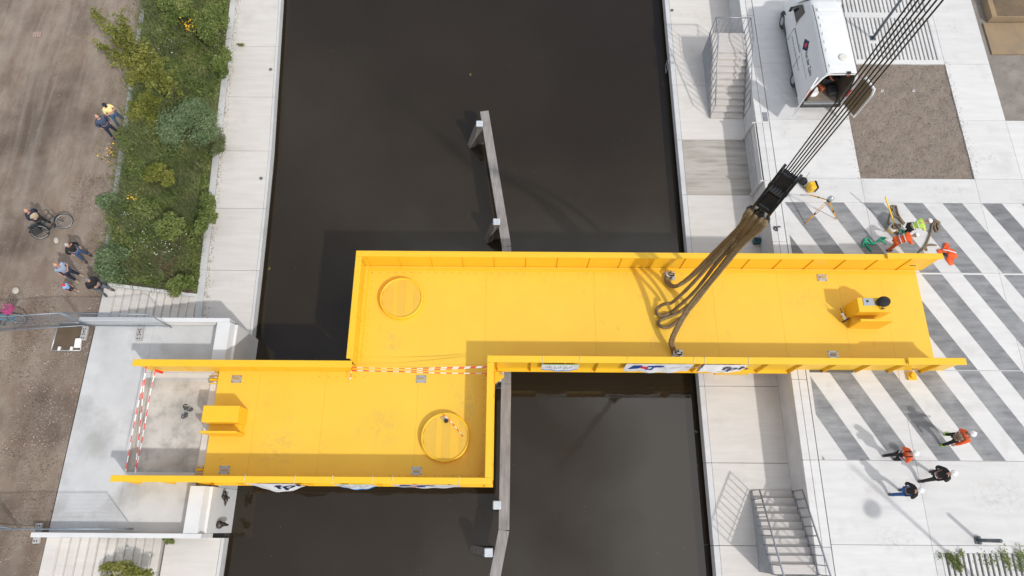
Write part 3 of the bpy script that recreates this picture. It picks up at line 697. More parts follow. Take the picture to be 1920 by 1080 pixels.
for s in (-1, 1):
    mb = MB(); mb.tube(spline([(0, 0, .32), (s*.06, 0, .12), (s*.17, 0, -.05), (s*.27, 0, 0), (s*.29, 0, .14), (s*.24, 0, .22)], 5), [.1]*10+[.085]*8+[.05]*8, 10); mb.build('hook_horn', BLACKM, hb)
hb.scale = (.88, .88, .88); hb.location.z = 9.42
for i in range(6):
    x = -.13+.052*i; xt = x*1.35; yy = (.05 if i % 2 else -.05)
    cA, sA = math.cos(-.69), math.sin(-.69); yy *= .3
    mb = MB(); mb.tube([(HX+x*cA-yy*sA, HY+x*sA+yy*cA, 11.0), (HX+xt*cA-yy*sA, HY+xt*sA+yy*cA, 17), (HX+xt*2*cA, HY+xt*2*sA, 60)], .014, 6)
    tag(mb.build('wire_rope', WIRE), ['first', 'second', 'third', 'fourth', 'fifth', 'sixth'][i]+' dark wire rope from the left, rising from the hook block', 'cable', 'crane wire ropes')
def sling(pts, r, label, rs=None):
    path = spline(pts, 8); m = len(path)
    rad = [r*1.5*(1+.06*math.sin(i*2.1)) for i, p in enumerate(path)]
    return tag(MB().tube(path, rad, 8).build('lifting_sling', SLING), label, 'sling', 'brown lifting slings')
e0, e1 = eyes
top = Vector((HX, HY, 9.42))
def near(p, *mid): return [p]+list(mid)
def zl(py):
    """height on the hook's plumb line that is seen at photograph row py"""
    lo, hi = 0.0, 9.6
    for _ in range(30):
        m = (lo+hi)/2; q = CAMR.transposed() @ Vector((HX, HY, m-HC)); y = 540+FPX*q.y/q.z
        if y > py: lo = m
        else: hi = m
    return lo
def L(*pts, k=1.0): return [P(x, y, .22+max(0, zl(y)-zl(574))*1.08) for x, y in pts]
hk = lambda a, b, c=9.42: Vector((HX+a*.77+b*.64, HY-a*.64+b*.77, c))
for k in (0, 1):
    d = 4*k
    sling([e0+Vector((.03*k, 0, .12)), P(1249+d, 526, .22), P(1254+d, 534, .3), P(1267+d, 537-d*.4, .45), P(1293+d, 519, 1.1), P(1340+d, 472+d, 3.3), P(1385+d, 427+d*.6, 6.2), hk(-.24+.07*k, .02, 9.2), hk(-.2, 0, 9.5)], .046, ('left' if k == 0 else 'right')+' strand of the brown sling shackled near the far girder')
sling(L((1342, 492), (1302, 548), (1260, 585))[:0]+[hk(-.1, .06, 9.5), hk(-.12, .04, 9.1)]+L((1385, 437), (1340, 486), (1293, 537), (1262, 566), (1250, 569), (1241, 572), (1233, 578), (1231, 584), (1234, 590), (1242, 592), (1251, 589), (1262, 583), (1302, 547), (1344, 493), (1388, 443))+[hk(-.03, 0, 9.15), hk(-.05, 0, 9.5)], .043, 'upper brown sling loop dangling just above the yellow deck')
sling([hk(.04, .05, 9.5), hk(.03, .03, 9.1)]+L((1388, 450), (1341, 513), (1303, 561), (1274, 585), (1258, 593), (1246, 597), (1236, 602), (1234, 607), (1239, 612), (1248, 614), (1257, 612), (1268, 604), (1296, 577), (1338, 523), (1390, 456))+[hk(.13, -.02, 9.1), hk(.12, 0, 9.5)], .043, 'lower brown sling loop dangling just above the yellow deck')
for k in (0, 1):
    d = 4*k
    sling([e1+Vector((-.02+.05*k, .02, .12)), P(1257+d, 643, .5), P(1266+d, 618, 1.0), P(1292+d, 573+d*.5, 1.9), P(1331+d, 525+d*.5, 3.4), P(1386+d, 459+d*.5, 6.3), hk(.2+.06*k, -.04, 9.15), hk(.2, 0, 9.5)], .046, ('left' if k == 0 else 'right')+' strand of the brown sling shackled near the banner girder')
for e, lab in ((e0, 'steel shackle holding the sling beside the far girder'), (e1, 'steel shackle holding the sling beside the near girder')):
    t = empty('shackle', (e.x+.06, e.y, ZD+.12), 0, lab, 'shackle', 'lifting shackles')
    MB().tube(spline([(.07, -.09, 0), (.0, -.1, .05), (-.1, -.06, .1), (-.13, 0, .11), (-.1, .06, .1), (0, .1, .05), (.07, .09, 0)], 4), .028, 8).build('bow', STEEL, t)
    MB().tube([(.07, -.15, 0), (.07, .15, 0)], .035, 8).build('pin', STEELD, t); MB().box((.16, 0, -.01), (.1, .12, .1), bev=.02).build('nut', STEELD, t)
# ------------------------------------------------------------------ timber guide fender in the canal
gd = empty('timber_fender', (0, 0, 0), 0, 'long weathered grey timber fender beam on piles down the middle of the canal', 'fender')
ZB = -.75
def gpt(px, py): return P(px, py, ZB)
gl = [gpt(908, 208), gpt(950, 462), gpt(949, 720), gpt(945, 994), gpt(928, 1082)]
for i, (a, b) in enumerate(zip(gl, gl[1:])):
    d = (b-a).normalized(); s = Vector((-d.y, d.x, 0))*.185; e = d*.006
    MB().prism([tuple((a+s+e)[:2]), tuple((a-s+e)[:2]), tuple((b-s-e)[:2]), tuple((b+s-e)[:2])], ZB-.34, ZB).build('beam', WOOD, gd)
for px, py, brx, bry in ((899, 232, -.55, -.25), (931, 416, -.5, -.25), (932, 947, 0, 0), (916, 1036, -.75, .1), (933, 708, -.4, -.3)):
    c = P(px, py, -.5); w = .13
    o = MB().b2((c.x-w, c.y-w, -3.2), (c.x+w, c.y+w, -.52)).build('pile', WOODD, gd)
    MB().b2((c.x-w-.015, c.y-w-.015, -.519), (c.x+w+.015, c.y+w+.015, -.46), bev=.03).build('cap', CAPM, o)
    if brx:
        a = Vector((c.x-.05, c.y, -.75)); b = Vector((c.x+brx*1.5, c.y+bry*1.5, -3.2)); d = (b-a)
        rot = d.to_track_quat('Z', 'Y').to_matrix()
        MB().box((a+b)/2, (.26, .26, d.length), 0, rot).build('raking_pile', WOODD, o)

# ------------------------------------------------------------------ stairs and railings on the right quay
RAILM = mat('railing_grey', (.30, .31, .335), .4, (.36, .37, .40), 4, metal=.4)
TREAD = mat('tread_concrete', (.47, .44, .415), .8, (.56, .53, .50), 2.5, .2, 30, stretch=(.5, 4, 1))
def stair_right(ytop, ybot, sgn, label, land, openr):
    t = empty('quay_stairs', (9.45, ytop, -1.3), 0, label, 'stairs', 'stairs from plaza down to the right quay')
    x0, x1 = 8.74-9.45, 10.19-9.45; n = 10; rise = 1.3/n; run = abs(ytop-ybot)/n
    for i in range(n):
        ya = sgn*(-i*run); yb = sgn*(-(i+1)*run); z = 1.3-(i+1)*rise+rise*.0
        lo = z-.07 if openr else 0
        MB().b2((x0, min(ya, yb)-.03*(sgn > 0), max(.001, lo-.0)), (x1, max(ya, yb)+.03*(sgn < 0), z+.065), bev=.008).build('tread', TREAD, t)
        MB().b2((x0+.03, min(ya, yb)+.04, .0), (x1-.01, max(ya, yb)-.0, max(.01, z-.075))).build('riser', STEELD, t)  # dark tone also stands for the shade in the gaps under the treads
    if land: 
        MB().b2((x0, 0.01*sgn, 1.13), (x1, land*sgn, 1.3)).build('landing', TREAD, t)
        MB().b2((x0+.03, 0.01*sgn, 0), (x1, land*sgn-.04, 1.12)).build('landing_base', C_wall, t)
    # west side screen of vertical bars, stringer
    for xx in (x0-.035,):
        mb = MB(); ye = -sgn*n*run; pl = [(0, 1.3), (ye, .05), (ye, .0), (0, .0)]
        if land: pl = [(land*sgn, 1.3)]+pl[:3]+[(land*sgn, .0)]
        vs = [(xx+q, y, z) for q in (-.012, .012) for y, z in pl]; m = len(pl)
        mb.add(vs, [tuple(range(m-1, -1, -1)), tuple(range(m, 2*m))]+[(i, (i+1) % m, m+(i+1) % m, m+i) for i in range(m)])
        mb.build('stringer', mat('stair_cladding', (.27, .285, .31), .6, (.34, .355, .38), 3), t)
    def zline(y):
        s = -y*sgn; return 1.3-max(0, s)/run*rise
    for xx in (x0-.05, x1+.0):
        ys = [land*sgn if land else 0, 0, -sgn*n*run]
        r = MB().tube([(xx, y, zline(y)+.95) for y in ys], .03, 6).build('handrail', RAILM, t)
        y = ys[0]; k = 0
        Ltot = abs(ys[-1]-ys[0]); m = int(Ltot/.30)
        for k in range(m+1):
            y = ys[0]+(ys[-1]-ys[0])*k/m
            MB().tube([(xx, y, max(.02, zline(y)-.12)), (xx, y, zline(y)+.94)], .017 if k % 4 else .022, 5).build('baluster', RAILM, r)
        MB().tube([(xx, y, zline(y)+.12) for y in ys], .014, 5).build('lower_rail', RAILM, r)
    if land:
        r = MB().tube([(x0-.05, land*sgn, 2.25), (x1, land*sgn, 2.25)], .03, 6).build('handrail', RAILM, t)
        for k in range(1, 7): MB().tube([(x0-.05+(x1-x0+.05)*k/7, land*sgn, 1.3), (x0-.05+(x1-x0+.05)*k/7, land*sgn, 2.24)], .011, 5).build('baluster', RAILM, r)
stair_right(19.75, 17.25, 1, 'upper stairs with grey railings from plaza to quay beside the van', 1.05, True)
stair_right(-1.35, 1.36, -1, 'lower stairs with grey railings at the bottom edge', .0, True)
# louvred grille on the retaining wall
gr = empty('wall_louvre', (10.18, 14.8, -1.3), 0, 'grey horizontal louvre slats on the retaining wall by the stained bay', 'louvre')
for i in range(8):
    z = .04+i*.155; MB().b2((-.05, -1.38, z), (-.014, 1.33, z+(.062 if i < 5 else .145))).build('slat', C_white, gr)
MB().b2((-.012, -1.36, .05), (-.004, 1.31, 1.28)).build('back_panel', BLACK, gr)
for y in (-1.42, 1.34): MB().b2((-.14, y, .02), (-.0, y+.05, 1.3)).build('side_frame', C_wall, gr)
# drain grate, edge fittings, ladder
c = P(1437, 219, 0); dg = empty('drain_grate', (10.61, c.y, 0), 0, 'small dark slotted grate in the drain channel near the van', 'grate')
MB().b2((-.1, -.22, -.004), (.1, .22, .0)).build('frame', STEELD, dg)
for i in range(7): MB().b2((-.085, -.2+i*.06, .001), (.085, -.165+i*.06, .008)).build('bar', STEEL, dg)
for px, py, lab in ((508, 131, 'upper left quay edge, second slab'), (490, 335, 'left quay edge beside the reeds'), (1260, 20, 'right quay edge near the top')):
    c = P(px, py, ZQ); t = empty('mooring_ring', c, 0, 'small grey mooring ring on the '+lab, 'mooring ring', 'quay mooring rings')
    MB().tube([(0, 0, 0), (0, 0, .03)], .075, 12).build('base', STEEL, t); MB().tube([(.05*math.cos(a), .05*math.sin(a), .05) for a in np.linspace(0, 2*math.pi, 13)[:-1]], .014, 6, closed=True).build('ring', STEELD, t)
c = P(1258, 115, ZQ); t = empty('quay_ladder', (7.17, c.y, ZQ), 0, 'short grey steel ladder hooked over the right quay edge', 'ladder')
for s in (-.2, .2): MB().tube(spline([(-.06, s, -1.1), (-.06, s, .1), (.02, s, .22), (.12, s, .1)], 5), .025, 6).build('stile', STEEL, t)
for z in (-.9, -.6, -.3, 0): MB().tube([(-.06, -.2, z), (-.06, .2, z)], .018, 6).build('rung', STEEL, t)

# ------------------------------------------------------------------ bronze figures on the abutment wall
def bronze(px, py, label, shape):
    c = P(px, py, -.7); t = empty('bronze_figure', (-10.2, c.y, -.75), 0, label, 'sculpture', 'bronze figures on the wall')
    mb = MB()
    if shape: 
        mb.ell((.07, 0, 0), (.10, .12, .26), 10, 8); mb.ell((.1, .16, .14), (.07, .12, .09), 8, 6); mb.ell((.12, -.12, -.02), (.10, .1, .1), 8, 6); mb.ell((.05, -.24, -.2), (.04, .14, .05), 8, 6); mb.ell((.14, -.02, -.12), (.1, .06, .12), 8, 6)
    else:
        mb.ell((.08, 0, .18), (.16, .17, .17), 12, 8); mb.ell((.17, .02, -.02), (.12, .1, .16), 8, 6); mb.ell((.2, 0, -.25), (.09, .06, .2), 8, 6); mb.ell((.1, .06, .3), (.08, .08, .08), 8, 6)
    t.scale = (.8, .8, .8); mb.build('body', BRONZE, t); MB().tube([(-.02, 0, 0), (.08, 0, 0)], .03, 6).build('bracket', BRONZE, t)
bronze(421, 932, 'bird-like dark bronze figure on the wall below the yellow girder', 1)
bronze(418, 984, 'rounded dark bronze figure on the wall corner', 0)

# ------------------------------------------------------------------ site fences
FENCE = mat('fence_steel', (.22, .27, .33), .4, (.30, .35, .40), 6, metal=.5)
def fence_panel(a, b, label, h=1.68):
    a, b = Vector(a), Vector(b); d = b-a; L = d.length; rz = math.atan2(d.y, d.x)
    t = empty('site_fence', a, rz, label, 'fence', 'mesh site fence panels')
    for x in (.03, L-.03): MB().tube([(x, 0, .03), (x, 0, h)], .022, 6).build('post', FENCE, t)
    for z in (.15, h-.02): MB().tube([(.03, 0, z), (L-.03, 0, z)], .020, 6).build('rail', FENCE, t)
    mb = MB()
    for i in range(1, int(L/.055)): mb.tube([(i*.055, 0, .16), (i*.055, 0, h-.03)], .0035, 3, smooth=False, cap=False)
    for k in range(1, 8): mb.tube([(.03, .004, .15+k*(h-.17)/8), (L-.03, .004, .15+k*(h-.17)/8)], .0045, 3, smooth=False, cap=False)
    tag(mb.build('mesh_infill', FENCE, t), kind='stuff')
    return t
fa, fb = (-15.85, 7.03, 0), (-12.72, 7.0, 0)
fence_panel(fa, fb, 'mesh fence panel standing along the upper white parapet')
fence_panel((-19.3, 6.78, 0), (-15.88, 7.03, 0), 'mesh fence panel behind the parked bicycle with pink crate')
fence_panel((-16.6, -.12, 0), (-12.75, -.08, 0), 'mesh fence panel standing along the lower white parapet')
fence_panel((-20.0, .35, 0), (-16.63, -.12, 0), 'mesh fence panel at the lower left frame edge')
def fence_foot(x, y, rz, label):
    t = empty('fence_foot', (x, y, 0), rz, label, 'fence foot', 'concrete fence feet')
    o = MB().box((0, 0, .065), (.22, .64, .12), bev=.02).build('block', mat('foot_concrete', (.36, .355, .35), .85, (.44, .43, .42), 5), t)
    mb = MB()
    for yy in (-.24, -.1, 0, .1, .24):
        for xx in ((-.04, .04) if abs(yy) != 0 else (0,)): mb.box((xx, yy, .126), (.04, .05 if yy else .1, .004))
    mb.build('socket', BLACK, t)
c = P(262, 623, .1); fence_foot(c.x, c.y, .05, 'grey concrete fence foot on the slab below the upper parapet')
c = P(158, 622, .1); fence_foot(c.x, c.y, .02, 'grey concrete fence foot at the slab corner by the muddy pit')
c = P(70, 1000, .1); fence_foot(c.x, c.y, .05, 'grey concrete fence foot under the lower parapet end')
# muddy pit with steel frame
pt = empty('pit_frame', (0, 0, 0), 0, 'muddy inspection pit in a thin steel frame beside the slab', 'pit')
q = [P(110, 605, .03), P(156, 605, .03), P(151, 657, .03), P(96, 657, .03)]
for a, b in zip(q, q[1:]+q[:1]): MB().tube([a, b], .025, 5).build('frame_bar', STEEL, pt)
MB().add([v+Vector((0, 0, .0)) for v in q], [(0, 3, 2, 1)]).build('mud', mat('mud', (.105, .075, .045), .35, (.13, .095, .06), 2), pt)
for px in (111, 134): c = P(px, 655, .06); MB().b2((c.x-.04, c.y-.05, .03), (c.x+.04, c.y+.1, .09)).build('clip', WHITE, pt)
c = P(146, 643, .1); t = MB().box((0, 0, .06), (.22, .36, .1), bev=.02).build('white_box', WHITE, None, (c.x, c.y, .03), .05); tag(t, 'white plastic box lying in the muddy pit', 'box')
c = P(70, 65, 0); t = empty('road_gully', (c.x, c.y, -.02), .1, 'reddish gully grate set in the dirt track at top left', 'grate')
MB().b2((-.2, -.17, -.02), (.2, .17, .035)).build('frame', mat('rust_grate', (.24, .16, .125), .8), t)
for i in range(4): MB().b2((-.17+.09*i, -.14, .036), (-.11+.09*i, .14, .045)).build('bar', mat('rust_bar', (.36, .27, .23), .8), t)
# electric leftovers in the recess
c = P(350, 772, -.1)
for i, (dx, dy, s, lab) in enumerate(((-.05, .12, .14, 'upper left dark connector lying in the recess'), (.14, .08, .13, 'upper right dark connector lying in the recess'), (-.02, -.12, .16, 'lowest dark connector lying in the recess'))):
    t = empty('cable_connector', (c.x+dx, c.y+dy, -.155), i*.7, lab, 'connector', 'connectors in the recess'); MB().box((0, 0, .04), (s, s*.8, .07), bev=.015).build('body', STEELD, t)
    MB().tube(spline([(-.05, 0, .03), (-.12, .05, .02), (-.1, .13, .02), (.02, .14, .02)], 4), .014, 5).build('lead', BLACK, t)

# ------------------------------------------------------------------ lamp posts and bollard
POLE = mat('lamp_grey', (.10, .12, .135), .4, (.13, .15, .165), 4, metal=.4)
def lamp(x, y, label, arm, h=6.2, hd=4.2):
    t = empty('street_lamp', (x, y, 0), 0, label, 'lamp post', 'plaza lamp posts')
    MB().box((0, 0, .02), (.26, .26, .03), bev=.01).build('base_plate', POLE, t); MB().tube([(0, 0, .03), (0, 0, 1.2), (0, 0, h)], [.065, .06, .045], 12).build('pole', POLE, t)
    a = Vector((*arm, 0)).normalized()
    MB().tube([(0, 0, hd+.1), (a.x*.75, a.y*.75, hd+.12)], .02, 6).build('arm', POLE, t)
    mb = MB(); mb.tube([(a.x*.95, a.y*.95, hd+.02), (a.x*.95, a.y*.95, hd+.06), (a.x*.95, a.y*.95, hd+.16)], [.30, .30, .08], 20, smooth=False); mb.build('shade', POLE, t)
    return t
lp = P(1636, 72, 0); lamp(lp.x, lp.y, 'tall grey lamp post on the slotted paving behind the van', (-1, .1))
lamp(15.95, -2.0, 'lamp post below the frame whose shadow crosses the plaza', (-1, .02), h=5.9, hd=3.75)
c = P(1833, 1013, 0); t = empty('bollard', c, 0, 'slim dark grey bollard with foot plate on the white plaza', 'bollard')
MB().box((0, 0, .02), (.22, .24, .04), bev=.01).build('foot_plate', POLE, t); MB().tube([(0, 0, .04), (0, 0, 1.14), (0, 0, 1.17)], [.062, .062, .045], 12).build('post', POLE, t)
for s in (-1, 1): MB().box((.02, s*.11, .06), (.1, .05, .05), bev=.01).build('anchor', POLE, t)
# ------------------------------------------------------------------ people
U = 1/K                          # one metre in layout units
def skin(points, edges, root, sub=1):
    names = list(points); idx = {n: i for i, n in enumerate(names)}
    me = bpy.data.meshes.new('sk'); me.from_pydata([tuple(points[n][0]) for n in names], [(idx[a], idx[b]) for a, b in edges], [])
    ob = bpy.data.objects.new('sk', me); COL.objects.link(ob)
    md = ob.modifiers.new('s', 'SKIN'); md.use_smooth_shade = True
    for i, n in enumerate(names):
        sv = me.skin_vertices[0].data[i]; r = points[n][1]; sv.radius = r if isinstance(r, tuple) else (r, r); sv.use_root = (n == root)
    if sub: sm = ob.modifiers.new('u', 'SUBSURF'); sm.levels = sub; sm.render_levels = sub
    bpy.context.view_layer.update()
    ev = ob.evaluated_get(bpy.context.evaluated_depsgraph_get()); em = ev.to_mesh()
    vs = [v.co.copy() for v in em.vertices]; fs = [tuple(p.vertices) for p in em.polygons]
    ev.to_mesh_clear(); bpy.data.objects.remove(ob); bpy.data.meshes.remove(me)
    return vs, fs
SKINM = mat('skin', (.50, .27, .19), .6, (.55, .31, .23), 9)
EYEM = mat('eye', (.03, .025, .02), .3)
ARMS = {'down': ((.07, -.02, -.29), (.0, .06, -.25)), 'front': ((.09, .0, -.27), (-.16, .2, .03)), 'crossed': ((.1, .08, -.26), (-.24, .12, .06)),
        'pocket': ((.13, -.08, -.25), (-.06, .1, -.19)), 'reach': ((.05, .18, -.2), (-.03, .24, -.05)), 'swingf': ((.05, .08, -.27), (.0, .2, -.14)), 'swingb': ((.06, -.16, -.24), (.0, -.04, -.25)), 'low': ((.04, .2, -.2), (.0, .26, -.1))}
def person(label, feet, face, h=1.72, lean=.03, arms=('down', 'down'), top=None, legs=None, shoes=None, head='hair', hair=None, sleeves=True, z=0, headpitch=.1, group=None, coat=False, vest=None, bulk=1.0, shorts=False, extra=None, feet_world=False):
    s = h/1.75*U
    fw = Vector((*face, 0)).normalized(); ang = math.atan2(-fw.x, fw.y)
    f = [Vector(q) for q in feet] if feet_world else [P(*q, z) for q in feet]
    base = (f[0]+f[1])/2; base.z = z
    M = Matrix.Rotation(-ang, 3, 'Z'); lf = [M @ (q-base) for q in f]
    lf.sort(key=lambda q: q.x)
    for i, q in enumerate(lf):                                     # keep a believable stance
        q.x = max(-.22*s, min(.22*s, q.x)) if abs(q.x) > .06*s else (-.08*s, .08*s)[i]; q.y = max(-.38*s, min(.38*s, q.y)); q.z = 0
    if lf[1].x-lf[0].x < .12*s: lf[0].x -= .06*s; lf[1].x += .06*s
    t = empty('person', base, ang, label, 'person', group)
    stride = abs(lf[1].y-lf[0].y)
    V = Vector; u = V((0, math.sin(lean), math.cos(lean))); fo = V((0, math.cos(lean), -math.sin(lean))); X = V((1, 0, 0))
    pel = V((0, -.12*s*math.sin(lean)*2, (.93-.12*(stride/s)**2)*s)); T = lambda x, y, zz: pel+X*(x*s)+fo*(y*s)+u*(zz*s)
    hp = lean+headpitch; hu = V((0, math.sin(hp), math.cos(hp))); hf = V((0, math.cos(hp), -math.sin(hp)))
    neck = T(0, 0, .52); hc = neck+hu*(.155*s)+hf*(.02*s)
    pts = {'pel': (pel, .125*s*bulk), 'bel': (T(0, .015, .16), .12*s*bulk), 'che': (T(0, .0, .33), .125*s*bulk), 'nb': (T(0, -.01, .46), .075*s), 'nk': (neck, .052*s), 'hd': (hc, .07*s)}
    ed = [('pel', 'bel'), ('bel', 'che'), ('che', 'nb'), ('nb', 'nk'), ('nk', 'hd')]
    hands = []
    for i, sx in ((0, -1), (1, 1)):
        e, w = ARMS[arms[i]]; sh = T(sx*.17, -.01, .44); el = sh+X*(sx*e[0]*s)+fo*(e[1]*s)+u*(e[2]*s)
        if arms[i] in ('reach', 'low'): el = sh+V((sx*e[0]*s, e[1]*s*.6, e[2]*s)); wr = el+V((sx*w[0]*s, w[1]*s*.6, w[2]*s*2))
        else: wr = el+X*(sx*w[0]*s)+fo*(w[1]*s)+u*(w[2]*s)
        hd = wr+(wr-el).normalized()*(.075*s)
        pts['sh%d' % i] = (sh, .062*s*bulk); pts['el%d' % i] = (el, .044*s); pts['wr%d' % i] = (wr, .030*s); pts['ha%d' % i] = (hd, .036*s)
        ed += [('che', 'sh%d' % i), ('sh%d' % i, 'el%d' % i), ('el%d' % i, 'wr%d' % i), ('wr%d' % i, 'ha%d' % i)]; hands.append((wr, hd, (wr-el).normalized(), sx))
        hip = pel+V((sx*.09*s, 0, -.05*s)); ft = lf[i]; an = ft+V((0, -.03*s, .075*s)); kn = (hip+an)/2+V((0, .05*s+.05*stride, .02*s)); toe = ft+V((sx*.02*s, .13*s, .035*s))
        pts['hi%d' % i] = (hip, .088*s*bulk); pts['kn%d' % i] = (kn, .060*s); pts['an%d' % i] = (an, .042*s); pts['to%d' % i] = (toe, .034*s)
        ed += [('pel', 'hi%d' % i), ('hi%d' % i, 'kn%d' % i), ('kn%d' % i, 'an%d' % i), ('an%d' % i, 'to%d' % i)]
    vs, fs = skin(pts, ed, 'pel'); mb = MB(); mb.add(vs, fs, 0, True)
    RH = Matrix((X, hf, hu)).transposed()
    mb.ell(hc+hu*.0, (.078*s, .096*s, .118*s), 14, 10, 0, RH)
    mb.ell(hc+hf*(.1*s)-hu*(.012*s), (.014*s, .022*s, .026*s), 6, 5, 0, RH)
    for sx in (-1, 1):
        mb.ell(hc+X*(sx*.08*s), (.012*s, .022*s, .034*s), 6, 5, 0, RH); mb.ell(hc+X*(sx*.032*s)+hf*(.087*s)+hu*(.012*s), (.011*s, .008*s, .008*s), 6, 4, 1, RH)
    mb.ell(hc+hf*(.091*s)-hu*(.05*s), (.024*s, .007*s, .006*s), 6, 4, 2, RH)
    for wr, hd, d, sx in hands:                                   # fingers and thumb
        side = d.cross(u); side = side.normalized() if side.length > .1 else X.copy(); dn = side.cross(d)
        for k in range(4):
            b0 = hd+side*((k-1.5)*.019*s); l = (.062, .075, .07, .052)[k]*s
            mb.tube([b0, b0+d*l*.55+dn*.012*s, b0+d*l*.9+dn*.035*s], [.010*s, .009*s, .007*s], 5)
        b0 = wr.lerp(hd, .5)+side*(-sx*.03*s); mb.tube([b0, b0+d*.03*s-side*(sx*.025*s), b0+d*.06*s-side*(sx*.028*s)], [.012*s, .010*s, .008*s], 5)
    mb.build('body', [SKINM, EYEM, mat('lips', (.38, .14, .12), .5)], t)
    def grow(names, extra_r, root, over=None):
        over = over or {}
        sub = {n: (over.get(n, pts[n][0]) if not isinstance(over.get(n), tuple) else over[n][0], (pts[n][1]+extra_r*s)) for n in names}
        e2 = [e for e in ed if e[0] in sub and e[1] in sub]; return skin(sub, e2, root)
    tn = ['pel', 'bel', 'che', 'nb', 'sh0', 'sh1', 'el0', 'el1']+(['wr0', 'wr1'] if sleeves else [])
    ov = {}
    if not sleeves: ov = {'el%d' % i: pts['sh%d' % i][0].lerp(pts['el%d' % i][0], .75) for i in (0, 1)}
    v2, f2 = grow(tn, .022, 'che', ov); m2 = MB(); m2.add(v2, f2, 0, True); m2.build('jacket' if coat or sleeves else 'shirt', top, t)
    ln = ['pel', 'hi0', 'hi1', 'kn0', 'kn1']+([] if shorts else ['an0', 'an1'])
    v2, f2 = grow(ln, .016, 'pel'); m2 = MB(); m2.add(v2, f2, 0, True); m2.build('shorts' if shorts else 'trousers', legs, t)
    if coat:
        v2, f2 = grow(['pel', 'hi0', 'hi1'], .045, 'pel', {'hi0': pts['hi0'][0].lerp(pts['kn0'][0], .35), 'hi1': pts['hi1'][0].lerp(pts['kn1'][0], .35)}); m2 = MB(); m2.add(v2, f2, 0, True); m2.build('coat_skirt', top, t)
    for i in (0, 1):
        a = pts['an%d' % i][0]; b = pts['to%d' % i][0]; m2 = MB(); m2.tube([a+V((0, -.035*s, -.045*s)), a+V((0, .02*s, -.03*s)), b, b+V((0, .06*s, -.008*s))], [.045*s, .055*s, .048*s, .025*s], 8); m2.build('shoe', shoes or BLACK, t)
    if vest:
        v2, f2 = grow(['pel', 'bel', 'che', 'nb', 'sh0', 'sh1'], .034, 'che', {'sh0': pts['che'][0].lerp(pts['sh0'][0], .8), 'sh1': pts['che'][0].lerp(pts['sh1'][0], .8), 'nb': pts['che'][0].lerp(pts['nb'][0], .7)}); m2 = MB(); m2.add(v2, f2, 0, True); vo = m2.build('vest', vest, t)
        rf = mat('reflective', (.62, .63, .66), .3)
        for zz in (.1, .28):
            n = 14; c = T(0, .005, zz); rr = (.122*bulk+.07)*s
            m2 = MB(); m2.tube([c+X*(rr*.98*math.cos(k*2*math.pi/n))+fo*(rr*.9*math.sin(k*2*math.pi/n)) for k in range(n)], .022*s, 5, closed=True); m2.build('reflective_band', rf, vo)
    if head == 'helmet':
        m2 = MB(); m2.ell(hc+hu*(.035*s), (.115*s, .135*s, .115*s), 16, 7, 0, RH, z0=0.0); m2.ell(hc+hu*(.035*s)+hf*(.1*s), (.08*s, .07*s, .012*s), 10, 4, 0, RH); m2.box(hc+hu*(.145*s), (.03*s, .18*s, .012*s), 0, RH); m2.build('helmet', hair or mat('helmet_white', (.80, .80, .80), .25), t)
    elif head == 'cap':
        m2 = MB(); m2.ell(hc+hu*(.03*s), (.088*s, .106*s, .098*s), 14, 6, 0, RH, z0=0.0); m2.ell(hc+hu*(.035*s)+hf*(.13*s), (.07*s, .06*s, .01*s), 10, 4, 0, RH); m2.build('cap', hair, t)
    elif head == 'hair':
        m2 = MB(); m2.ell(hc+hu*(.02*s)-hf*(.012*s), (.086*s, .098*s, .108*s), 14, 7, 0, RH, z0=.05); m2.ell(hc-hf*(.045*s)+hu*(.0*s), (.083*s, .062*s, .095*s), 12, 7, 0, RH); m2.build('hair', hair, t)
    elif head == 'fringe':
        m2 = MB(); m2.ell(hc-hf*(.04*s)-hu*(.01*s), (.083*s, .065*s, .07*s), 12, 7, 0, RH); m2.build('hair', hair, t)
    if extra: extra(t, T, s, pts, X, fo, u)
    return t
def stripes_mat(name, c1, c2, scale, axis=0, c3=None, w=.5):
    m = bpy.data.materials.new(name); m.use_nodes = True; n = m.node_tree.nodes; L = m.node_tree.links.new; b = n['Principled BSDF']; b.inputs['Roughness'].default_value = .8
    tc = n.new('ShaderNodeTexCoord'); sx = n.new('ShaderNodeSeparateXYZ'); L(tc.outputs['Object'], sx.inputs[0])
    def band(ax):
        mu = n.new('ShaderNodeMath'); mu.operation = 'MULTIPLY'; mu.inputs[1].default_value = scale; L(sx.outputs[ax], mu.inputs[0])
        fr = n.new('ShaderNodeMath'); fr.operation = 'FRACT'; L(mu.outputs[0], fr.inputs[0]); g = n.new('ShaderNodeMath'); g.operation = 'GREATER_THAN'; g.inputs[1].default_value = w; L(fr.outputs[0], g.inputs[0]); return g
    g = band(axis); out = g.outputs[0]
    if c3: 
        g2 = band(2); mm = n.new('ShaderNodeMath'); mm.operation = 'ADD'; L(g.outputs[0], mm.inputs[0]); L(g2.outputs[0], mm.inputs[1]); hf = n.new('ShaderNodeMath'); hf.operation = 'MULTIPLY'; hf.inputs[1].default_value = .5; L(mm.outputs[0], hf.inputs[0]); out = hf.outputs[0]
    mx = n.new('ShaderNodeMix'); mx.data_type = 'RGBA'; L(out, mx.inputs[0]); mx.inputs[6].default_value = (*c1, 1); mx.inputs[7].default_value = (*c2, 1); L(mx.outputs[2], b.inputs['Base Color']); return m
def cloth(name, c): return mat('cloth_'+name, c, .85, tuple(min(1, q*1.35+.004) for q in c), 7)
NAVY = cloth('navy', (.012, .02, .045)); DENIM = cloth('denim', (.035, .075, .16)); BLK = cloth('black', (.012, .012, .014)); GREYH = mat('grey_hair', (.42, .40, .39), .8)
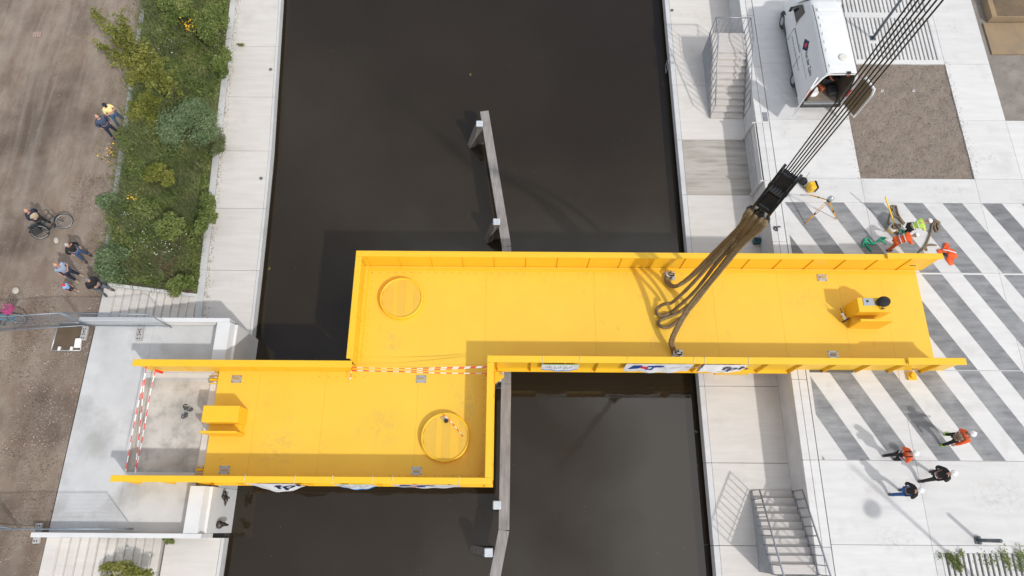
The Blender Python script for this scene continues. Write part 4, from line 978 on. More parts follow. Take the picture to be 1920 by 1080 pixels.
ORANGE = mat('hivis_orange', (.85, .115, .012), .6, (.75, .09, .01), 6); LIME = mat('hivis_lime', (.50, .72, .10), .6); DKTROUS = cloth('charcoal', (.02, .02, .022))
LG = 'onlookers on the dirt track'; RG = 'helmeted workers on the plaza'
person('man in blue white-striped sweater with dark trousers standing on the track', ((213, 259), (221, 248)), (.75, -.65), 1.66, arms=('pocket', 'pocket'), top=stripes_mat('striped_sweater', (.012, .03, .085), (.30, .34, .42), 17, 0, w=.86), legs=NAVY, head='fringe', hair=GREYH, bulk=1.15, group=LG, headpitch=-.15)
person('man in pale yellow T-shirt and jeans with arms crossed and dark cap', ((234, 225), (226, 241)), (.75, -.6), 1.7, arms=('crossed', 'crossed'), top=cloth('yellow', (.72, .58, .27)), legs=DENIM, head='cap', hair=cloth('capnavy', (.012, .014, .02)), sleeves=False, bulk=1.05, group=LG, headpitch=.1)
person('man in beige body warmer holding the black bicycle', ((88, 428), (98, 420)), (.8, -.55), 1.68, arms=('swingb', 'front'), top=NAVY, legs=BLK, head='fringe', hair=GREYH, vest=None, bulk=1.05, group=LG, headpitch=-.1,
       extra=lambda t, T, s, pts, X, fo, u: (lambda r: (MB().add(r[0], r[1], 0, True)).build('body_warmer', cloth('beige', (.36, .29, .20)), t))(skin({'pel': (T(0, 0, .03), .20*s), 'bel': (T(0, .01, .16), .20*s), 'che': (T(0, 0, .34), .20*s), 'a': (T(-.12, 0, .44), .095*s), 'b': (T(.12, 0, .44), .095*s)}, [('pel', 'bel'), ('bel', 'che'), ('che', 'a'), ('che', 'b')], 'che')))
person('grey-haired person in black sweater and jeans beside the shrub', ((160, 490), (168, 478)), (.8, -.5), 1.62, arms=('pocket', 'pocket'), top=BLK, legs=DENIM, head='hair', hair=GREYH, group=LG)
person('bald man in blue checked short-sleeved shirt', ((144, 527), (151, 516)), (.8, -.5), 1.72, arms=('front', 'down'), top=stripes_mat('checked_shirt', (.50, .56, .64), (.05, .11, .24), 26, 0, c3=True), legs=NAVY, shoes=cloth('shoe_tan', (.30, .24, .18)), head='none', sleeves=False, bulk=1.15, group=LG, headpitch=-.1)
person('small child in red cap and light blue shirt', ((140, 549), (146, 546)), (.8, -.3), 1.0, arms=('down', 'down'), top=cloth('skyblue', (.22, .36, .58)), legs=NAVY, shoes=cloth('shoe_grey', (.3, .27, .24)), head='cap', hair=cloth('redcap', (.62, .015, .03)), sleeves=False, shorts=True, group=LG)
person('person in long black coat and grey jeans by the top of the stairs', ((196, 552), (209, 543)), (.85, -.45), 1.74, lean=.12, arms=('front', 'front'), top=BLK, legs=cloth('greyjeans', (.10, .12, .145)), shoes=cloth('boot', (.06, .06, .065)), head='hair', hair=cloth('pepper', (.16, .15, .16)), coat=True, group=LG)
def pack(col, front, name='backpack', sz=(.26, .13, .36)):
    def fn(t, T, s, pts, X, fo, u):
        R = Matrix((X, fo, u)).transposed(); c = T(0, (.20 if front else -.2), .26); m2 = MB(); m2.box(c, (sz[0]*s, sz[1]*s, sz[2]*s), 0, R, .035*s); m2.box(c+fo*((.07 if front else -.07)*s)-u*(.06*s), (sz[0]*.75*s, .05*s, .16*s), 0, R, .02*s); b = m2.build(name, col, t)
        for sx in (-1, 1): MB().tube(spline([T(sx*.09, -.13, .40), T(sx*.1, -.03, .51), T(sx*.1, .1, .46), T(sx*.11, .15, .25)], 4), .017*s, 5).build('strap', col, b)
    return fn
person('worker in orange vest with brown backpack and lime-heeled shoes', ((1772, 815), (1766, 835)), (1, .25), 1.8, lean=.12, arms=('swingf', 'swingb'), top=ORANGE, legs=BLK, shoes=mat('lime_shoe', (.30, .62, .05), .5), head='helmet', vest=ORANGE, group=RG, extra=pack(cloth('brownpack', (.19, .13, .09)), False))
person('worker in orange vest with black pouch, nearest the bottom stripe edge', ((1657, 855), (1678, 862)), (1, .05), 1.78, lean=.14, arms=('front', 'front'), top=ORANGE, legs=BLK, head='helmet', vest=ORANGE, group=RG, extra=pack(BLK, False, 'pouch', (.16, .08, .2)))
person('helmeted man in black jacket with white trim striding across the plaza', ((1724, 903), (1745, 885)), (1, .12), 1.8, lean=.14, arms=('pocket', 'swingf'), top=BLK, legs=DKTROUS, head='helmet', group=RG, bulk=1.08,
       extra=lambda t, T, s, pts, X, fo, u: [MB().tube([T(.155*bx*math.cos(a), .15*math.sin(a), .02+.0) for a in np.linspace(0, 2*math.pi, 15)[:-1]], .014*s, 5, closed=True).build('trim', WHITE, t) for bx in (1,)])
person('helmeted man in black jacket and blue jeans, lowest on the plaza', ((1668, 926), (1688, 921)), (1, .02), 1.72, lean=.1, arms=('pocket', 'front'), top=BLK, legs=cloth('bluejeans', (.02, .075, .22)), shoes=cloth('shoe_brown', (.05, .04, .03)), head='helmet', group=RG)
person('worker in full orange suit bending over at the bridge end', ((1664, 470), (1676, 461)), (.95, .12), 1.75, lean=.95, arms=('reach', 'reach'), top=ORANGE, legs=mat('hivis_orange2', (.78, .13, .015), .6), head='helmet', vest=ORANGE, group=RG, headpitch=-.1)
person('worker in lime yellow jacket bending beside the orange worker', ((1690, 446), (1697, 436)), (.9, .1), 1.75, lean=.85, arms=('reach', 'reach'), top=LIME, legs=BLK, head='helmet', vest=LIME, group=RG, headpitch=-.1)

# ------------------------------------------------------------------ bicycles
def bicycle(label, hub_r, hub_f, lean, frame_m, rack=True, steer=0, crate=None):
    a, b = Vector(hub_r), Vector(hub_f); d = b-a; rz = math.atan2(d.y, d.x)
    t = empty('bicycle', ((a.x+b.x)/2, (a.y+b.y)/2, 0), rz, label, 'bicycle', 'bicycles on the track'); t.rotation_euler = (lean, 0, rz)
    s = U; R = .34*s; wb = 1.08*s
    def wheel(x, st):
        w = empty('w'); bpy.data.objects.remove(w); n = 28
        def rot(p): p = Vector(p); c, q = math.cos(st), math.sin(st); return (x+p.x*c, p.x*q, R+p.z)
        mb = MB(); mb.tube([rot((R*math.cos(k*2*math.pi/n), 0, R*math.sin(k*2*math.pi/n))) for k in range(n)], .019*s, 6, closed=True); o = mb.build('wheel', BLACK, t)
        MB().tube([rot((.92*R*math.cos(k*2*math.pi/n), 0, .92*R*math.sin(k*2*math.pi/n))) for k in range(n)], .014*s, 5, closed=True).build('rim', STEEL, o)
        mb = MB()
        for k in range(14): mb.tube([rot((0, .02*s*(-1)**k, 0)), rot((.9*R*math.cos(k*math.pi/7), 0, .9*R*math.sin(k*math.pi/7)))], .0035*s, 3, cap=False)
        mb.build('spokes', STEEL, o); MB().tube([rot((0, -.05*s, 0)), rot((0, .05*s, 0))], .025*s, 8).build('hub', STEELD, o)
    wheel(-wb/2, 0); wheel(wb/2, steer)
    q = lambda x, z, y=0: (x*s, y*s, z*s)
    mb = MB()
    for p1, p2, r in ((q(-.12, .28), q(-.22, .78), .018), (q(-.12, .28), q(.38, .62), .024), (q(-.2, .62), q(.36, .74), .022), (q(.38, .58), q(.33, .95), .02), (q(-.54, .34, .05), q(-.12, .28, .03), .011), (q(-.54, .34, -.05), q(-.12, .28, -.03), .011), (q(-.54, .34, .05), q(-.2, .66), .010), (q(-.54, .34, -.05), q(-.2, .66), .010), (q(.38, .6, .04), q(.54, .34, .05), .013), (q(.38, .6, -.04), q(.54, .34, -.05), .013)): mb.tube([p1, p2], r*s, 6)
    mb.build('frame', frame_m, t)
    MB().tube(spline([q(.14, 1.03, -.29), q(.27, 1.06, -.22), q(.33, 1.0, -.05), q(.33, 1.0, .05), q(.27, 1.06, .22), q(.14, 1.03, .29)], 4), .014*s, 6).build('handlebar', BLACKM, t)
    MB().ell(q(-.24, .84), (.14*s, .09*s, .045*s), 10, 6).build('saddle', BLACK, t)
    for sy in (-1, 1): MB().tube([q(-.12, .28, .06*sy), q(-.12+.15*sy, .2, .1*sy)], .012*s, 5).build('crank', STEELD, t); MB().box(q(-.12+.15*sy, .2, .14*sy), (.09*s, .08*s, .025*s)).build('pedal', BLACK, t)
    for x in (-wb/2, wb/2):
        MB().tube([(x+(R+.035*s)*math.cos(k), 0, R+(R+.035*s)*math.sin(k)) for k in np.linspace(.5, 2.7, 9)], .02*s, 5).build('mudguard', BLACKM, t)
    if rack:
        mb = MB(); mb.box(q(-.56, .74), (.42*s, .14*s, .02*s)); o = mb.build('rack', BLACKM, t)
        for sy in (-1, 1): MB().box(q(-.56, .54, .15*sy), (.38*s, .12*s, .34*s), bev=.03*s).build('pannier', BLACK, o)
    if crate:
        cx = -1.08
        q0 = q; q = lambda x, z, y=0: q0(x+cx, z, y)
        o = MB().box(q(.55, .86), (.3*s, .36*s, .02*s)).build('crate', crate, t)
        mb = MB()
        for z in (.92, .98, 1.04, 1.1): mb.tube([q(.40, z, -.18), q(.70, z, -.18), q(.70, z, .18), q(.40, z, .18)], .008*s, 4, closed=True)
        for x in np.linspace(.40, .70, 6):
            for y in (-.18, .18): mb.tube([q(x, .86, y), q(x, 1.1, y)], .007*s, 4)
        for y in np.linspace(-.18, .18, 6):
            for x in (.40, .70): mb.tube([q(x, .86, y), q(x, 1.1, y)], .007*s, 4)
        for y in np.linspace(-.15, .15, 9): mb.tube([q(.40, .872, y), q(.70, .872, y)], .009*s, 4)
        mb.build('crate_wires', crate, o)
    return t
bicycle('black city bicycle with panniers held by the man in body warmer', P(82, 447, 0), P(133, 424, 0), -.42, cloth('bikeframe', (.02, .035, .05)), True, .3)
bicycle('turquoise bicycle with pink crate at the left frame edge', P(44, 606, 0), P(-10, 612, 0), .35, mat('turquoise', (.02, .30, .42), .4), False, .1, mat('pink_crate', (.62, .10, .30), .5))
# ------------------------------------------------------------------ white van
van = empty('white_van', (12.80, 16.78, 0), .02, 'white delivery van with its two rear doors open beside the sand bed', 'van')
def side_x(z):
    pts = [(.3, .84), (.45, .90), (.95, .92), (1.3, .90), (2.15, .72), (2.36, .64), (2.44, .54), (2.47, 0)]
    for (a, xa), (b, xb) in zip(pts, pts[1:]):
        if z <= b: return xa+(xb-xa)*(z-a)/(b-a)
    return 0
zs = [.3, .45, .95, 1.3, 1.75, 2.15, 2.30, 2.36, 2.42, 2.445, 2.46]
def ring(y, ztop, k):
    f = lambda z: .3+(z-.3)*(ztop-.3)/(2.46-.3)
    r = [(side_x(z if z < 2.455 else 2.455)*k, y, f(z)) for z in zs]
    return [(-x, yy, z) for x, yy, z in r]+[(x, yy, z) for x, yy, z in r[::-1]]
st = [(0, 2.46, .99), (.06, 2.46, 1), (1.2, 2.47, 1), (2.6, 2.46, 1), (3.4, 2.42, 1), (3.75, 2.33, .995), (4.1, 1.92, .985), (4.5, 1.42, .97), (4.75, 1.25, .95), (5.05, 1.1, .9), (5.22, .92, .82), (5.26, .6, .78)]
rs = [ring(*q) for q in st]; n = len(rs[0]); mb = MB()
mb.add(sum(rs, []), [(i*n+j, i*n+j+1, (i+1)*n+j+1, (i+1)*n+j) for i in range(len(rs)-1) for j in range(n-1)]+[tuple((len(rs)-1)*n+j for j in range(n))], 0, True)
body = mb.build('body', VANW, van)
LIN = mat('van_lining', (.055, .045, .035), .8, (.10, .08, .06), 3); FLR = mat('van_floor', (.20, .165, .13), .7, (.26, .22, .18), 4)
MB().b2((-.78, .03, .5), (.78, 2.7, .58)).build('cargo_floor', FLR, body)
for s in (-1, 1): MB().b2((s*.68, .03, .59), (s*.63, 2.7, 2.2)).build('lining', LIN, body)
MB().b2((-.63, 2.65, .59), (.63, 2.72, 2.2)).build('bulkhead', LIN, body); MB().b2((-.5, .05, 2.24), (.5, 2.65, 2.30)).build('headliner', LIN, body)
mb = MB()
fr = [(-side_x(z)*.995, z) for z in (.5, .95, 1.3, 2.15, 2.36, 2.44)]; fr = fr+[(-x, z) for x, z in fr[::-1]]
fi = [(x*.9, .5+(z-.5)*.955) for x, z in fr]
mb.add([(x, -.012, z) for x, z in fr]+[(x, -.012, z) for x, z in fi], [(i, i+1, len(fr)+i+1, len(fr)+i) for i in range(len(fr)-1)]); mb.build('rear_frame', VANW, body)
MB().b2((-.84, -.10, .32), (.84, .02, .5), bev=.03).build('rear_bumper', BLACKM, body); MB().b2((-.75, -.05, .5), (.75, .06, .585)).build('sill', STEEL, body)
for s in (-1, 1):
    MB().b2((s*.90, -.02, .95), (s*.78, .04, 1.42), bev=.015).build('tail_light', RED, body)
    MB().b2((s*.885, .4, .36), (s*.90, 4.6, .52)).build('rub_strip', BLACKM, body)
    MB().tube([(s*.60, .05, 2.43), (s*.60, 2.4, 2.44), (s*.6, 3.4, 2.40)], .014, 5).build('roof_gutter', BLACKM, body)
    # cab side glass
    ring2 = [(3.35, 1.42), (4.22, 1.42), (4.0, 1.75), (3.82, 1.98), (3.35, 2.02)]
    MB().add([(s*(side_x(z)+.006), y, z) for y, z in ring2], [tuple(range(5)) if s > 0 else tuple(range(4, -1, -1))]).build('side_window', GLASS, body)
    o = MB().box((s*1.0, 4.05, 1.45), (.12, .07, .26), bev=.02).build('mirror', BLACKM, body); MB().tube([(s*.86, 4.05, 1.4), (s*.97, 4.05, 1.42)], .02, 6).build('mirror_arm', BLACKM, o)
    MB().b2((s*.88, 3.25, 1.14), (s*.905, 3.4, 1.19)).build('door_handle', BLACKM, body)
    MB().b2((s*.878, 3.28, .5), (s*.889, 3.295, 2.0)).build('door_seam', STEELD, body)
    for y in (1.32, 4.42):
        w = MB().tube([(s*.66, y, .33), (s*.70, y, .33), (s*.86, y, .33), (s*.895, y, .33)], [.30, .33, .33, .29], 24).build('wheel', BLACK, van)
        MB().tube([(s*.88, y, .33), (s*.905, y, .33)], [.19, .16], 16).build('hubcap', STEEL, w)
        MB().add([(s*.892, y+.41*math.cos(a), .36+.40*math.sin(a)) for a in np.linspace(-.15, math.pi+.15, 16)], [tuple(range(16))]).build('wheel_arch', BLACK, body)
mb = MB(); mb.add([(-.66, 3.80, 2.30), (.66, 3.80, 2.30), (.78, 4.48, 1.47), (-.78, 4.48, 1.47)], [(0, 3, 2, 1)]); bend_ = mb.build('windscreen', GLASS, body)
for y in (.35, 1.1, 1.5, 1.9, 2.3, 2.7, 3.1): MB().b2((-.48, y-.07, 2.455), (.48, y+.07, 2.478), bev=.009).build('roof_rib', VANW, body)
MB().b2((-.895, 1.95, 1.28), (-.915, 3.2, 1.31)).build('sliding_rail', STEELD, body)
for y in (1.78, 3.22): MB().b2((-.905, y, .55), (-.922, y+.012, 1.25)).build('panel_seam', STEELD, body)
MB().tube([(.12, .72, 2.46), (.12, .72, 2.50), (.12, .72, 2.52)], [.17, .17, .12], 20).build('roof_vent', mat('vent_cream', (.66, .64, .58), .5), body)
for s, ang in ((-1, R_(-125)), (1, R_(116))):
    d = Vector((-s*math.cos(ang), 0, 0)); hx = s*.86; dv = Vector((-s*math.cos(abs(ang)), -math.sin(abs(ang)), 0)); nrm = Vector((s*abs(dv.y), dv.x*s*-1*s, 0)).normalized()
    nrm = Vector((-dv.y, dv.x, 0))*( -s); pr = [(0, .52), (.80, .52), (.80, 2.05), (.72, 2.32), (.12, 2.36), (0, 2.1)]
    out = [Vector((hx, -.03, 0))+dv*q+Vector((0, 0, z)) for q, z in pr]; m = len(pr); inn = [v-nrm*.05 for v in out]
    mb = MB(); mb.add(out+inn, [tuple(range(m)), tuple(range(2*m-1, m-1, -1))]+[(i, m+i, m+(i+1) % m, (i+1) % m) for i in range(m)]); dr = mb.build('rear_door', VANW, van)
    pin = [Vector((hx, -.03, 0))+dv*q+Vector((0, 0, z)) for q, z in ((.06, .6), (.74, .6), (.74, 2.0), (.66, 2.24), (.12, 2.26), (.06, 2.05))]
    for off in (.006,):
        if True: mb = MB(); mb.add([v+nrm*off for v in pin], [tuple(range(6))]); mb.build('ply_lining', mat('ply_brown', (.13, .088, .042), .7, (.17, .115, .058), 3), dr)
    MB().tube([Vector((hx, -.03, .75))+dv*.78, Vector((hx, -.03, 1.9))+dv*.78], .012, 5).build('lock_bar', STEELD, dr)
def vside(c, lift=.006):   # (u along text, v up) -> left side of the van
    z = .0+c.y; return Vector((-(side_x(z)+lift+c.z), -c.x, z))
me = text_mesh('Van der Zalm', .235, m=NAVYP, bold=.004); bend(me, lambda c: vside(Vector((c.x*.92-1.70, c.y+1.58, 0)))); link('lettering', me, body)
me = text_mesh('www.vanderzalm.nl', .17, m=NAVYP); bend(me, lambda c: vside(Vector((c.x*1.32-3.05, c.y+.93, 0)))); link('lettering', me, body)
mb = MB(); mb.add([vside(Vector((u, v, 0))) for u, v in ((-2.3, 1.36), (-.55, 1.36), (-.55, 1.385), (-2.3, 1.385))], [(0, 1, 2, 3)]); mb.build('small_print', mat('print_grey', (.35, .36, .42), .5), body)
mb = MB(); L0, V0 = -2.12, 1.60
for k, (du, dv2) in enumerate(((0, .12), (.16, .22), (.32, .12), (.16, .0))):
    mb.add([vside(Vector((L0+du+a*.15, V0+dv2+b*.13, 0))) for a, b in ((-1, 0), (0, -1), (1, 0), (0, 1))], [(0, 1, 2, 3)], 0)
mb.add([vside(Vector((L0+.16+.09*math.cos(a), V0+.12+.09*math.sin(a), .002))) for a in np.linspace(0, 2*math.pi, 11)[:-1]], [tuple(range(10))], 1); mb.build('logo', [NAVYP, REDP], body)
VR = Matrix.Rotation(.02, 3, 'Z')
def invan(x, y, z): return Vector((12.80, 16.78, 0))+VR @ Vector((x, y, z))
mb = MB(); mb.ell((0, 0, .1), (.26, .2, .12), 12, 7); mb.ell((.12, .1, .14), (.16, .12, .1), 10, 6); tag(mb.build('cloth_bag', WHITE, None, invan(-.35, .4, .58), .4), 'crumpled white bag on the van cargo floor', 'bag')
t = empty('cargo_crate', invan(.3, 1.0, .58), .1, 'dark crate deep inside the van', 'crate'); MB().b2((-.3, -.25, 0), (.3, .25, .5), bev=.02).build('box', STEELD, t); MB().b2((-.32, -.27, .501), (.32, .27, .56), bev=.02).build('lid', BLACKM, t)
mb = MB(); mb.tube(spline([(0, 0, 1.0), (.05, -.2, .7), (-.1, -.3, .4), (.1, -.35, .2), (.15, -.1, .1)], 6), .03, 6); tag(mb.build('orange_cable', mat('cable_orange', (.45, .13, .05), .6), None, invan(.15, .9, 1.1)), 'orange brown cable hanging inside the van opening', 'cable')
for i, (x, y, w, d, h, m_, lab) in enumerate(((-.15, 1.3, .5, .5, .7, BLACK, 'black equipment box at the middle of the van floor'), (.42, .45, .3, .4, .28, STEELD, 'grey tool case at the right edge of van floor'), (-.45, 1.15, .28, .4, .9, mat('brown_crate', (.12, .085, .05), .8), 'brown crate against the left van wall'), (.05, .65, .22, .3, .2, mat('cable_orange', (.45, .13, .05), .6), 'rust orange tool tray near the van opening'))):
    t = empty('tool_case', invan(x, y, .58), .15*i, lab, 'case', 'cases stowed in the van'); MB().b2((-w/2, -d/2, 0), (w/2, d/2, h), bev=.02).build('box', m_, t); MB().tube(spline([(-w/4, 0, h), (-w/5, 0, h+.06), (w/5, 0, h+.06), (w/4, 0, h)], 4), .014, 5).build('handle', BLACKM, t)
t = empty('work_lamp', invan(.22, -.02, 2.48), 0, 'small dark work lamp clipped to the rear edge of van roof', 'lamp'); MB().box((0, 0, .02), (.14, .12, .05), bev=.01).build('head', BLACKM, t); MB().box((.0, -.04, -.06), (.05, .03, .14)).build('bracket', mat('cable_orange', (.45, .13, .05)), t)

# ------------------------------------------------------------------ survey tripod and cases
ap = P(1557, 373, 1.42); t = empty('survey_tripod', (ap.x, ap.y, 0), 0, 'yellow legged survey tripod with silver instrument on the plaza', 'tripod')
for px, py in ((1509, 419), (1568, 411), (1521, 366)):
    f = P(px, py, 0)-Vector((ap.x, ap.y, 0)); tp = Vector((0, 0, 1.3)); md = tp.lerp(f, .55)
    o = MB().tube([md, f], [.028, .022], 6).build('leg', mat('tripod_yellow', (.75, .36, .01), .45), t)
    sd2 = f.cross(Vector((0, 0, 1))).normalized()*.035
    for s in (-1, 1): MB().tube([tp+sd2*s, md+sd2*s], .012, 5).build('upper_strut', mat('tripod_yellow', (.75, .36, .01), .45), o)
    MB().tube([md+(f-md).normalized()*.0, md+(f-md).normalized()*.06], .04, 6).build('clamp', BLACKM, o)
MB().tube([(0, 0, 1.28), (0, 0, 1.34)], .09, 14).build('head', STEELD, t); mb = MB(); mb.ell((0, 0, 1.46), (.11, .11, .12), 14, 8); mb.tube([(-.12, 0, 1.46), (.12, 0, 1.46)], .04, 8); mb.build('instrument', mat('instrument', (.45, .50, .55), .25, metal=.4), t)
c = P(1519, 353, .1); t = empty('instrument_case', (c.x, c.y, 0), .2, 'yellow instrument case with black lid standing near the tripod', 'case')
MB().box((0, 0, .2), (.26, .34, .4), bev=.04).build('shell', mat('case_yellow', (.78, .47, .02), .4), t); MB().box((.17, .0, .2), (.09, .36, .38), bev=.03).build('lid', BLACK, t); MB().box((.0, -.02, .41), (.16, .05, .03)).build('handle', mat('case_yellow', (.78, .47, .02)), t)
for s in (-.1, .1): MB().box((.21, s, .12), (.04, .05, .3), bev=.01).build('strap', BLACK, t)
c = P(1505, 340, .1); t = empty('black_bag', (c.x, c.y, 0), 0, 'round black bag with thin antenna beside the yellow case', 'bag')
MB().ell((0, 0, .13), (.18, .17, .15), 12, 8).build('pouch', BLK, t); MB().tube([(.05, .05, .2), (.14, .18, .5)], .008, 5).build('antenna', BLACKM, t); MB().tube(spline([(.1, -.1, .15), (.0, -.2, .05), (.12, -.26, .02), (.2, -.16, .02)], 4), .015, 5).build('strap', BLACK, t)
c = P(1420, 452, ZQ+.1); t = empty('toolbox', (c.x, c.y, ZQ), .1, 'dark teal toolbox on the quay beside the bridge', 'toolbox'); MB().box((0, 0, .12), (.34, .24, .22), bev=.02).build('box', mat('teal', (.01, .10, .12), .5), t); MB().box((0, 0, .25), (.2, .05, .04), bev=.01).build('handle', BLACK, t); MB().box((-.1, .02, .236), (.1, .2, .01)).build('tray', BLACKM, t)
c = P(1457, 429, .02); t = empty('loose_shackle', (c.x, c.y, 0), .3, 'small dark shackle lying on the wall coping', 'shackle'); MB().tube(spline([(-.1, .1, .03), (-.1, -.02, .03), (-.02, -.08, .03), (.0, .06, .03), (-.06, .12, .03)], 4), .028, 6).build('bow', STEELD, t); MB().tube([(-.05, .06, .04), (.16, .05, .03)], .03, 6).build('pin', STEELD, t)
# ------------------------------------------------------------------ things on the bridge
c = P(1629, 566, 1.1); t = empty('control_tablet', (c.x, c.y, 1.08), 0, 'grey control tablet lying on the right yellow cabinet', 'tablet'); MB().box((0, 0, .012), (.40, .28, .022), bev=.006).build('case', mat('tablet_grey', (.36, .39, .43), .4), t); MB().tube([(-.05, .02, .024), (-.05, .02, .05)], .04, 10).build('knob', BLACKM, t)
c = P(1656, 566, 1.15); t = empty('black_backpack', (c.x, c.y, 1.08), .2, 'black backpack lying on the right end of the yellow cabinet', 'backpack'); mb = MB(); mb.ell((0, 0, .11), (.25, .2, .14), 12, 8); mb.box((.05, 0, .12), (.3, .3, .18), bev=.06); mb.build('bag', BLK, t); MB().tube(spline([(-.2, .1, .08), (-.26, .0, .05), (-.2, -.12, .06)], 4), .02, 5).build('strap', BLACK, t); MB().tube(spline([(-.08, -.17, .1), (-.15, -.24, .04), (-.02, -.24, .04)], 4), .016, 5).build('strap', BLACK, t)
a = P(1585, 601, .2); t = empty('measuring_wheel', (a.x, a.y, ZD), R_(30), 'white and black hand-held wheel tool standing left of the right cabinet', 'tool')
MB().tube([(.12*math.cos(k), 0, .13+.12*math.sin(k)) for k in np.linspace(0, 2*math.pi, 19)[:-1]], .025, 6, closed=True).build('wheel', BLACK, t); MB().tube([(0, -.04, .13), (0, .04, .13)], .035, 8).build('hub', YEL, t)
MB().box((-.06, .16, .28), (.09, .3, .09), 0, (.5, 0, .2), .02).build('handle_body', WHITE, t); MB().tube([(-.08, .28, .36), (-.1, .46, .5)], .015, 5).build('handle', BLACK, t); MB().tube([(-.16, .2, .3), (.05, .17, .3)], .014, 5).build('side_grip', BLACK, t)
c = P(833, 788, .35); t = empty('padlock', (c.x, c.y, .3), .3, 'small padlock lying on the lower round housing', 'padlock'); MB().box((.06, -.04, .04), (.13, .13, .06), bev=.015).build('body', BLACKM, t); MB().tube(spline([(.02, .02, .03), (-.06, .06, .03), (-.08, .12, .03), (.0, .12, .03), (.05, .04, .03)], 4), .016, 6).build('bow', STEEL, t)

# ------------------------------------------------------------------ things by the two bending workers
def rope(pts, r, m, label, cat='rope', name='rope'): return tag(MB().tube(spline(pts, 7), r, 6).build(name, m), label, cat, 'ropes and slings on the plaza')
def G(px, py, z=.04): return P(px, py, z)
rope([G(1666, 421), G(1668, 407), G(1672, 396), G(1670, 388), G(1676, 386), G(1682, 392), G(1684, 408), G(1690, 416), G(1695, 421), G(1688, 412, .07), G(1678, 402, .07), G(1674, 390, .08), G(1680, 386, .07), G(1684, 400, .09), G(1690, 411, .08), G(1697, 419)], .03, ROPE, 'brown rope coil behind the yellow staff')
rope([G(1733, 466), G(1727, 470), G(1734, 462), G(1740, 450), G(1746, 433), G(1748, 422), G(1753, 413), G(1762, 418), G(1757, 421), G(1760, 430), G(1756, 434), G(1752, 424), G(1755, 416, .08), G(1761, 421, .08)], .038, ROPE, 'thick brown sling with bunched loop beside lime worker')
rope([G(1722, 475), G(1730, 467), G(1738, 461), G(1750, 460), G(1756, 460), G(1748, 458), G(1740, 460), G(1734, 465), G(1738, 470), G(1737, 464, .07)], .022, ROPE, 'thin brown rope with narrow loop by the bridge tip')
rope([G(1615, 461), G(1625, 462), G(1634, 471), G(1626, 460, .07), G(1621, 450), G(1628, 448), G(1636, 456), G(1646, 452), G(1652, 446), G(1660, 446), G(1653, 451, .08), G(1662, 457), G(1650, 450, .09), G(1640, 456), G(1633, 458), G(1622, 452, .08), G(1618, 460)], .03, ROPEG, 'tangled green rope on the striped paving')
rope([G(1687, 433), G(1692, 431), G(1695, 437), G(1690, 439)], .028, ROPEG, 'short green rope end beside the orange worker')
c = P(1670, 431, .05); t = empty('rope_bucket', (c.x, c.y, 0), 0, 'white and yellow bucket full of brown rope', 'bucket')
MB().tube([(0, 0, 0), (0, 0, .16), (0, 0, .30)], [.14, .15, .16], 16).build('pail', WHITE, t); MB().tube([(0, 0, .05), (0, 0, .17)], [.147, .155], 16, cap=False).build('band', mat('case_yellow', (.78, .47, .02)), t)
mb = MB(); mb.tube(spline([(.1*math.cos(k*1.3), .1*math.sin(k*1.3), .28+.02*k) for k in range(9)], 4), .03, 6); mb.tube(spline([(.1, 0, .33), (.2, .1, .38), (.24, .0, .28), (.12, -.05, .3)], 4), .026, 6); mb.build('rope', ROPE, t)
a = P(1683, 437, .02); b = P(1660, 369, 1.05); d = b-a
t = empty('levelling_staff', a, 0, 'long yellow levelling staff leaning over the rope coil', 'staff'); MB().box(d/2, (.05, .03, d.length), 0, d.to_track_quat('Z', 'Y').to_matrix()).build('staff', mat('staff_yellow', (.80, .50, .02), .4), t); MB().box(Vector((0, 0, .02)), (.07, .05, .06)).build('foot', BLACKM, t)
def dropped_vest():
    c = P(1776, 473, .05); mb = MB(); ol = [(.0, .42), (.16, .40), (.13, .2), (.34, .1), (.40, -.2), (.2, -.26), (.17, -.5), (.02, -.55), (-.1, -.33), (-.02, -.1), (-.34, -.02), (-.38, .1), (-.12, .18)]
    n = len(ol); K2 = 5; vs = []
    for k in range(K2+1):
        f = 1-k/K2
        for i, (x, y) in enumerate(ol): vs.append((x*f, y*f, .02+.06*(1-f)**.5+.035*math.sin(i*2.3+k*1.7)*(k > 0)+.03*(k % 2)))
    mb.add(vs, [(k*n+i, k*n+(i+1) % n, (k+1)*n+(i+1) % n, (k+1)*n+i) for k in range(K2) for i in range(n)], 0, True)
    t = empty('dropped_vest', (c.x, c.y, 0), 0, 'crumpled orange safety vest dropped on the paving by the bridge tip', 'vest'); mb.build('cloth', ORANGE, t)
    MB().tube(spline([(-.2, .08, .11), (.05, .02, .14), (.3, -.05, .11)], 4), .025, 5).build('reflective_band', mat('reflective', (.62, .63, .66), .3), t); MB().ell((-.12, -.1, .08), (.11, .07, .05), 8, 5).build('lining', BLK, t)
dropped_vest()

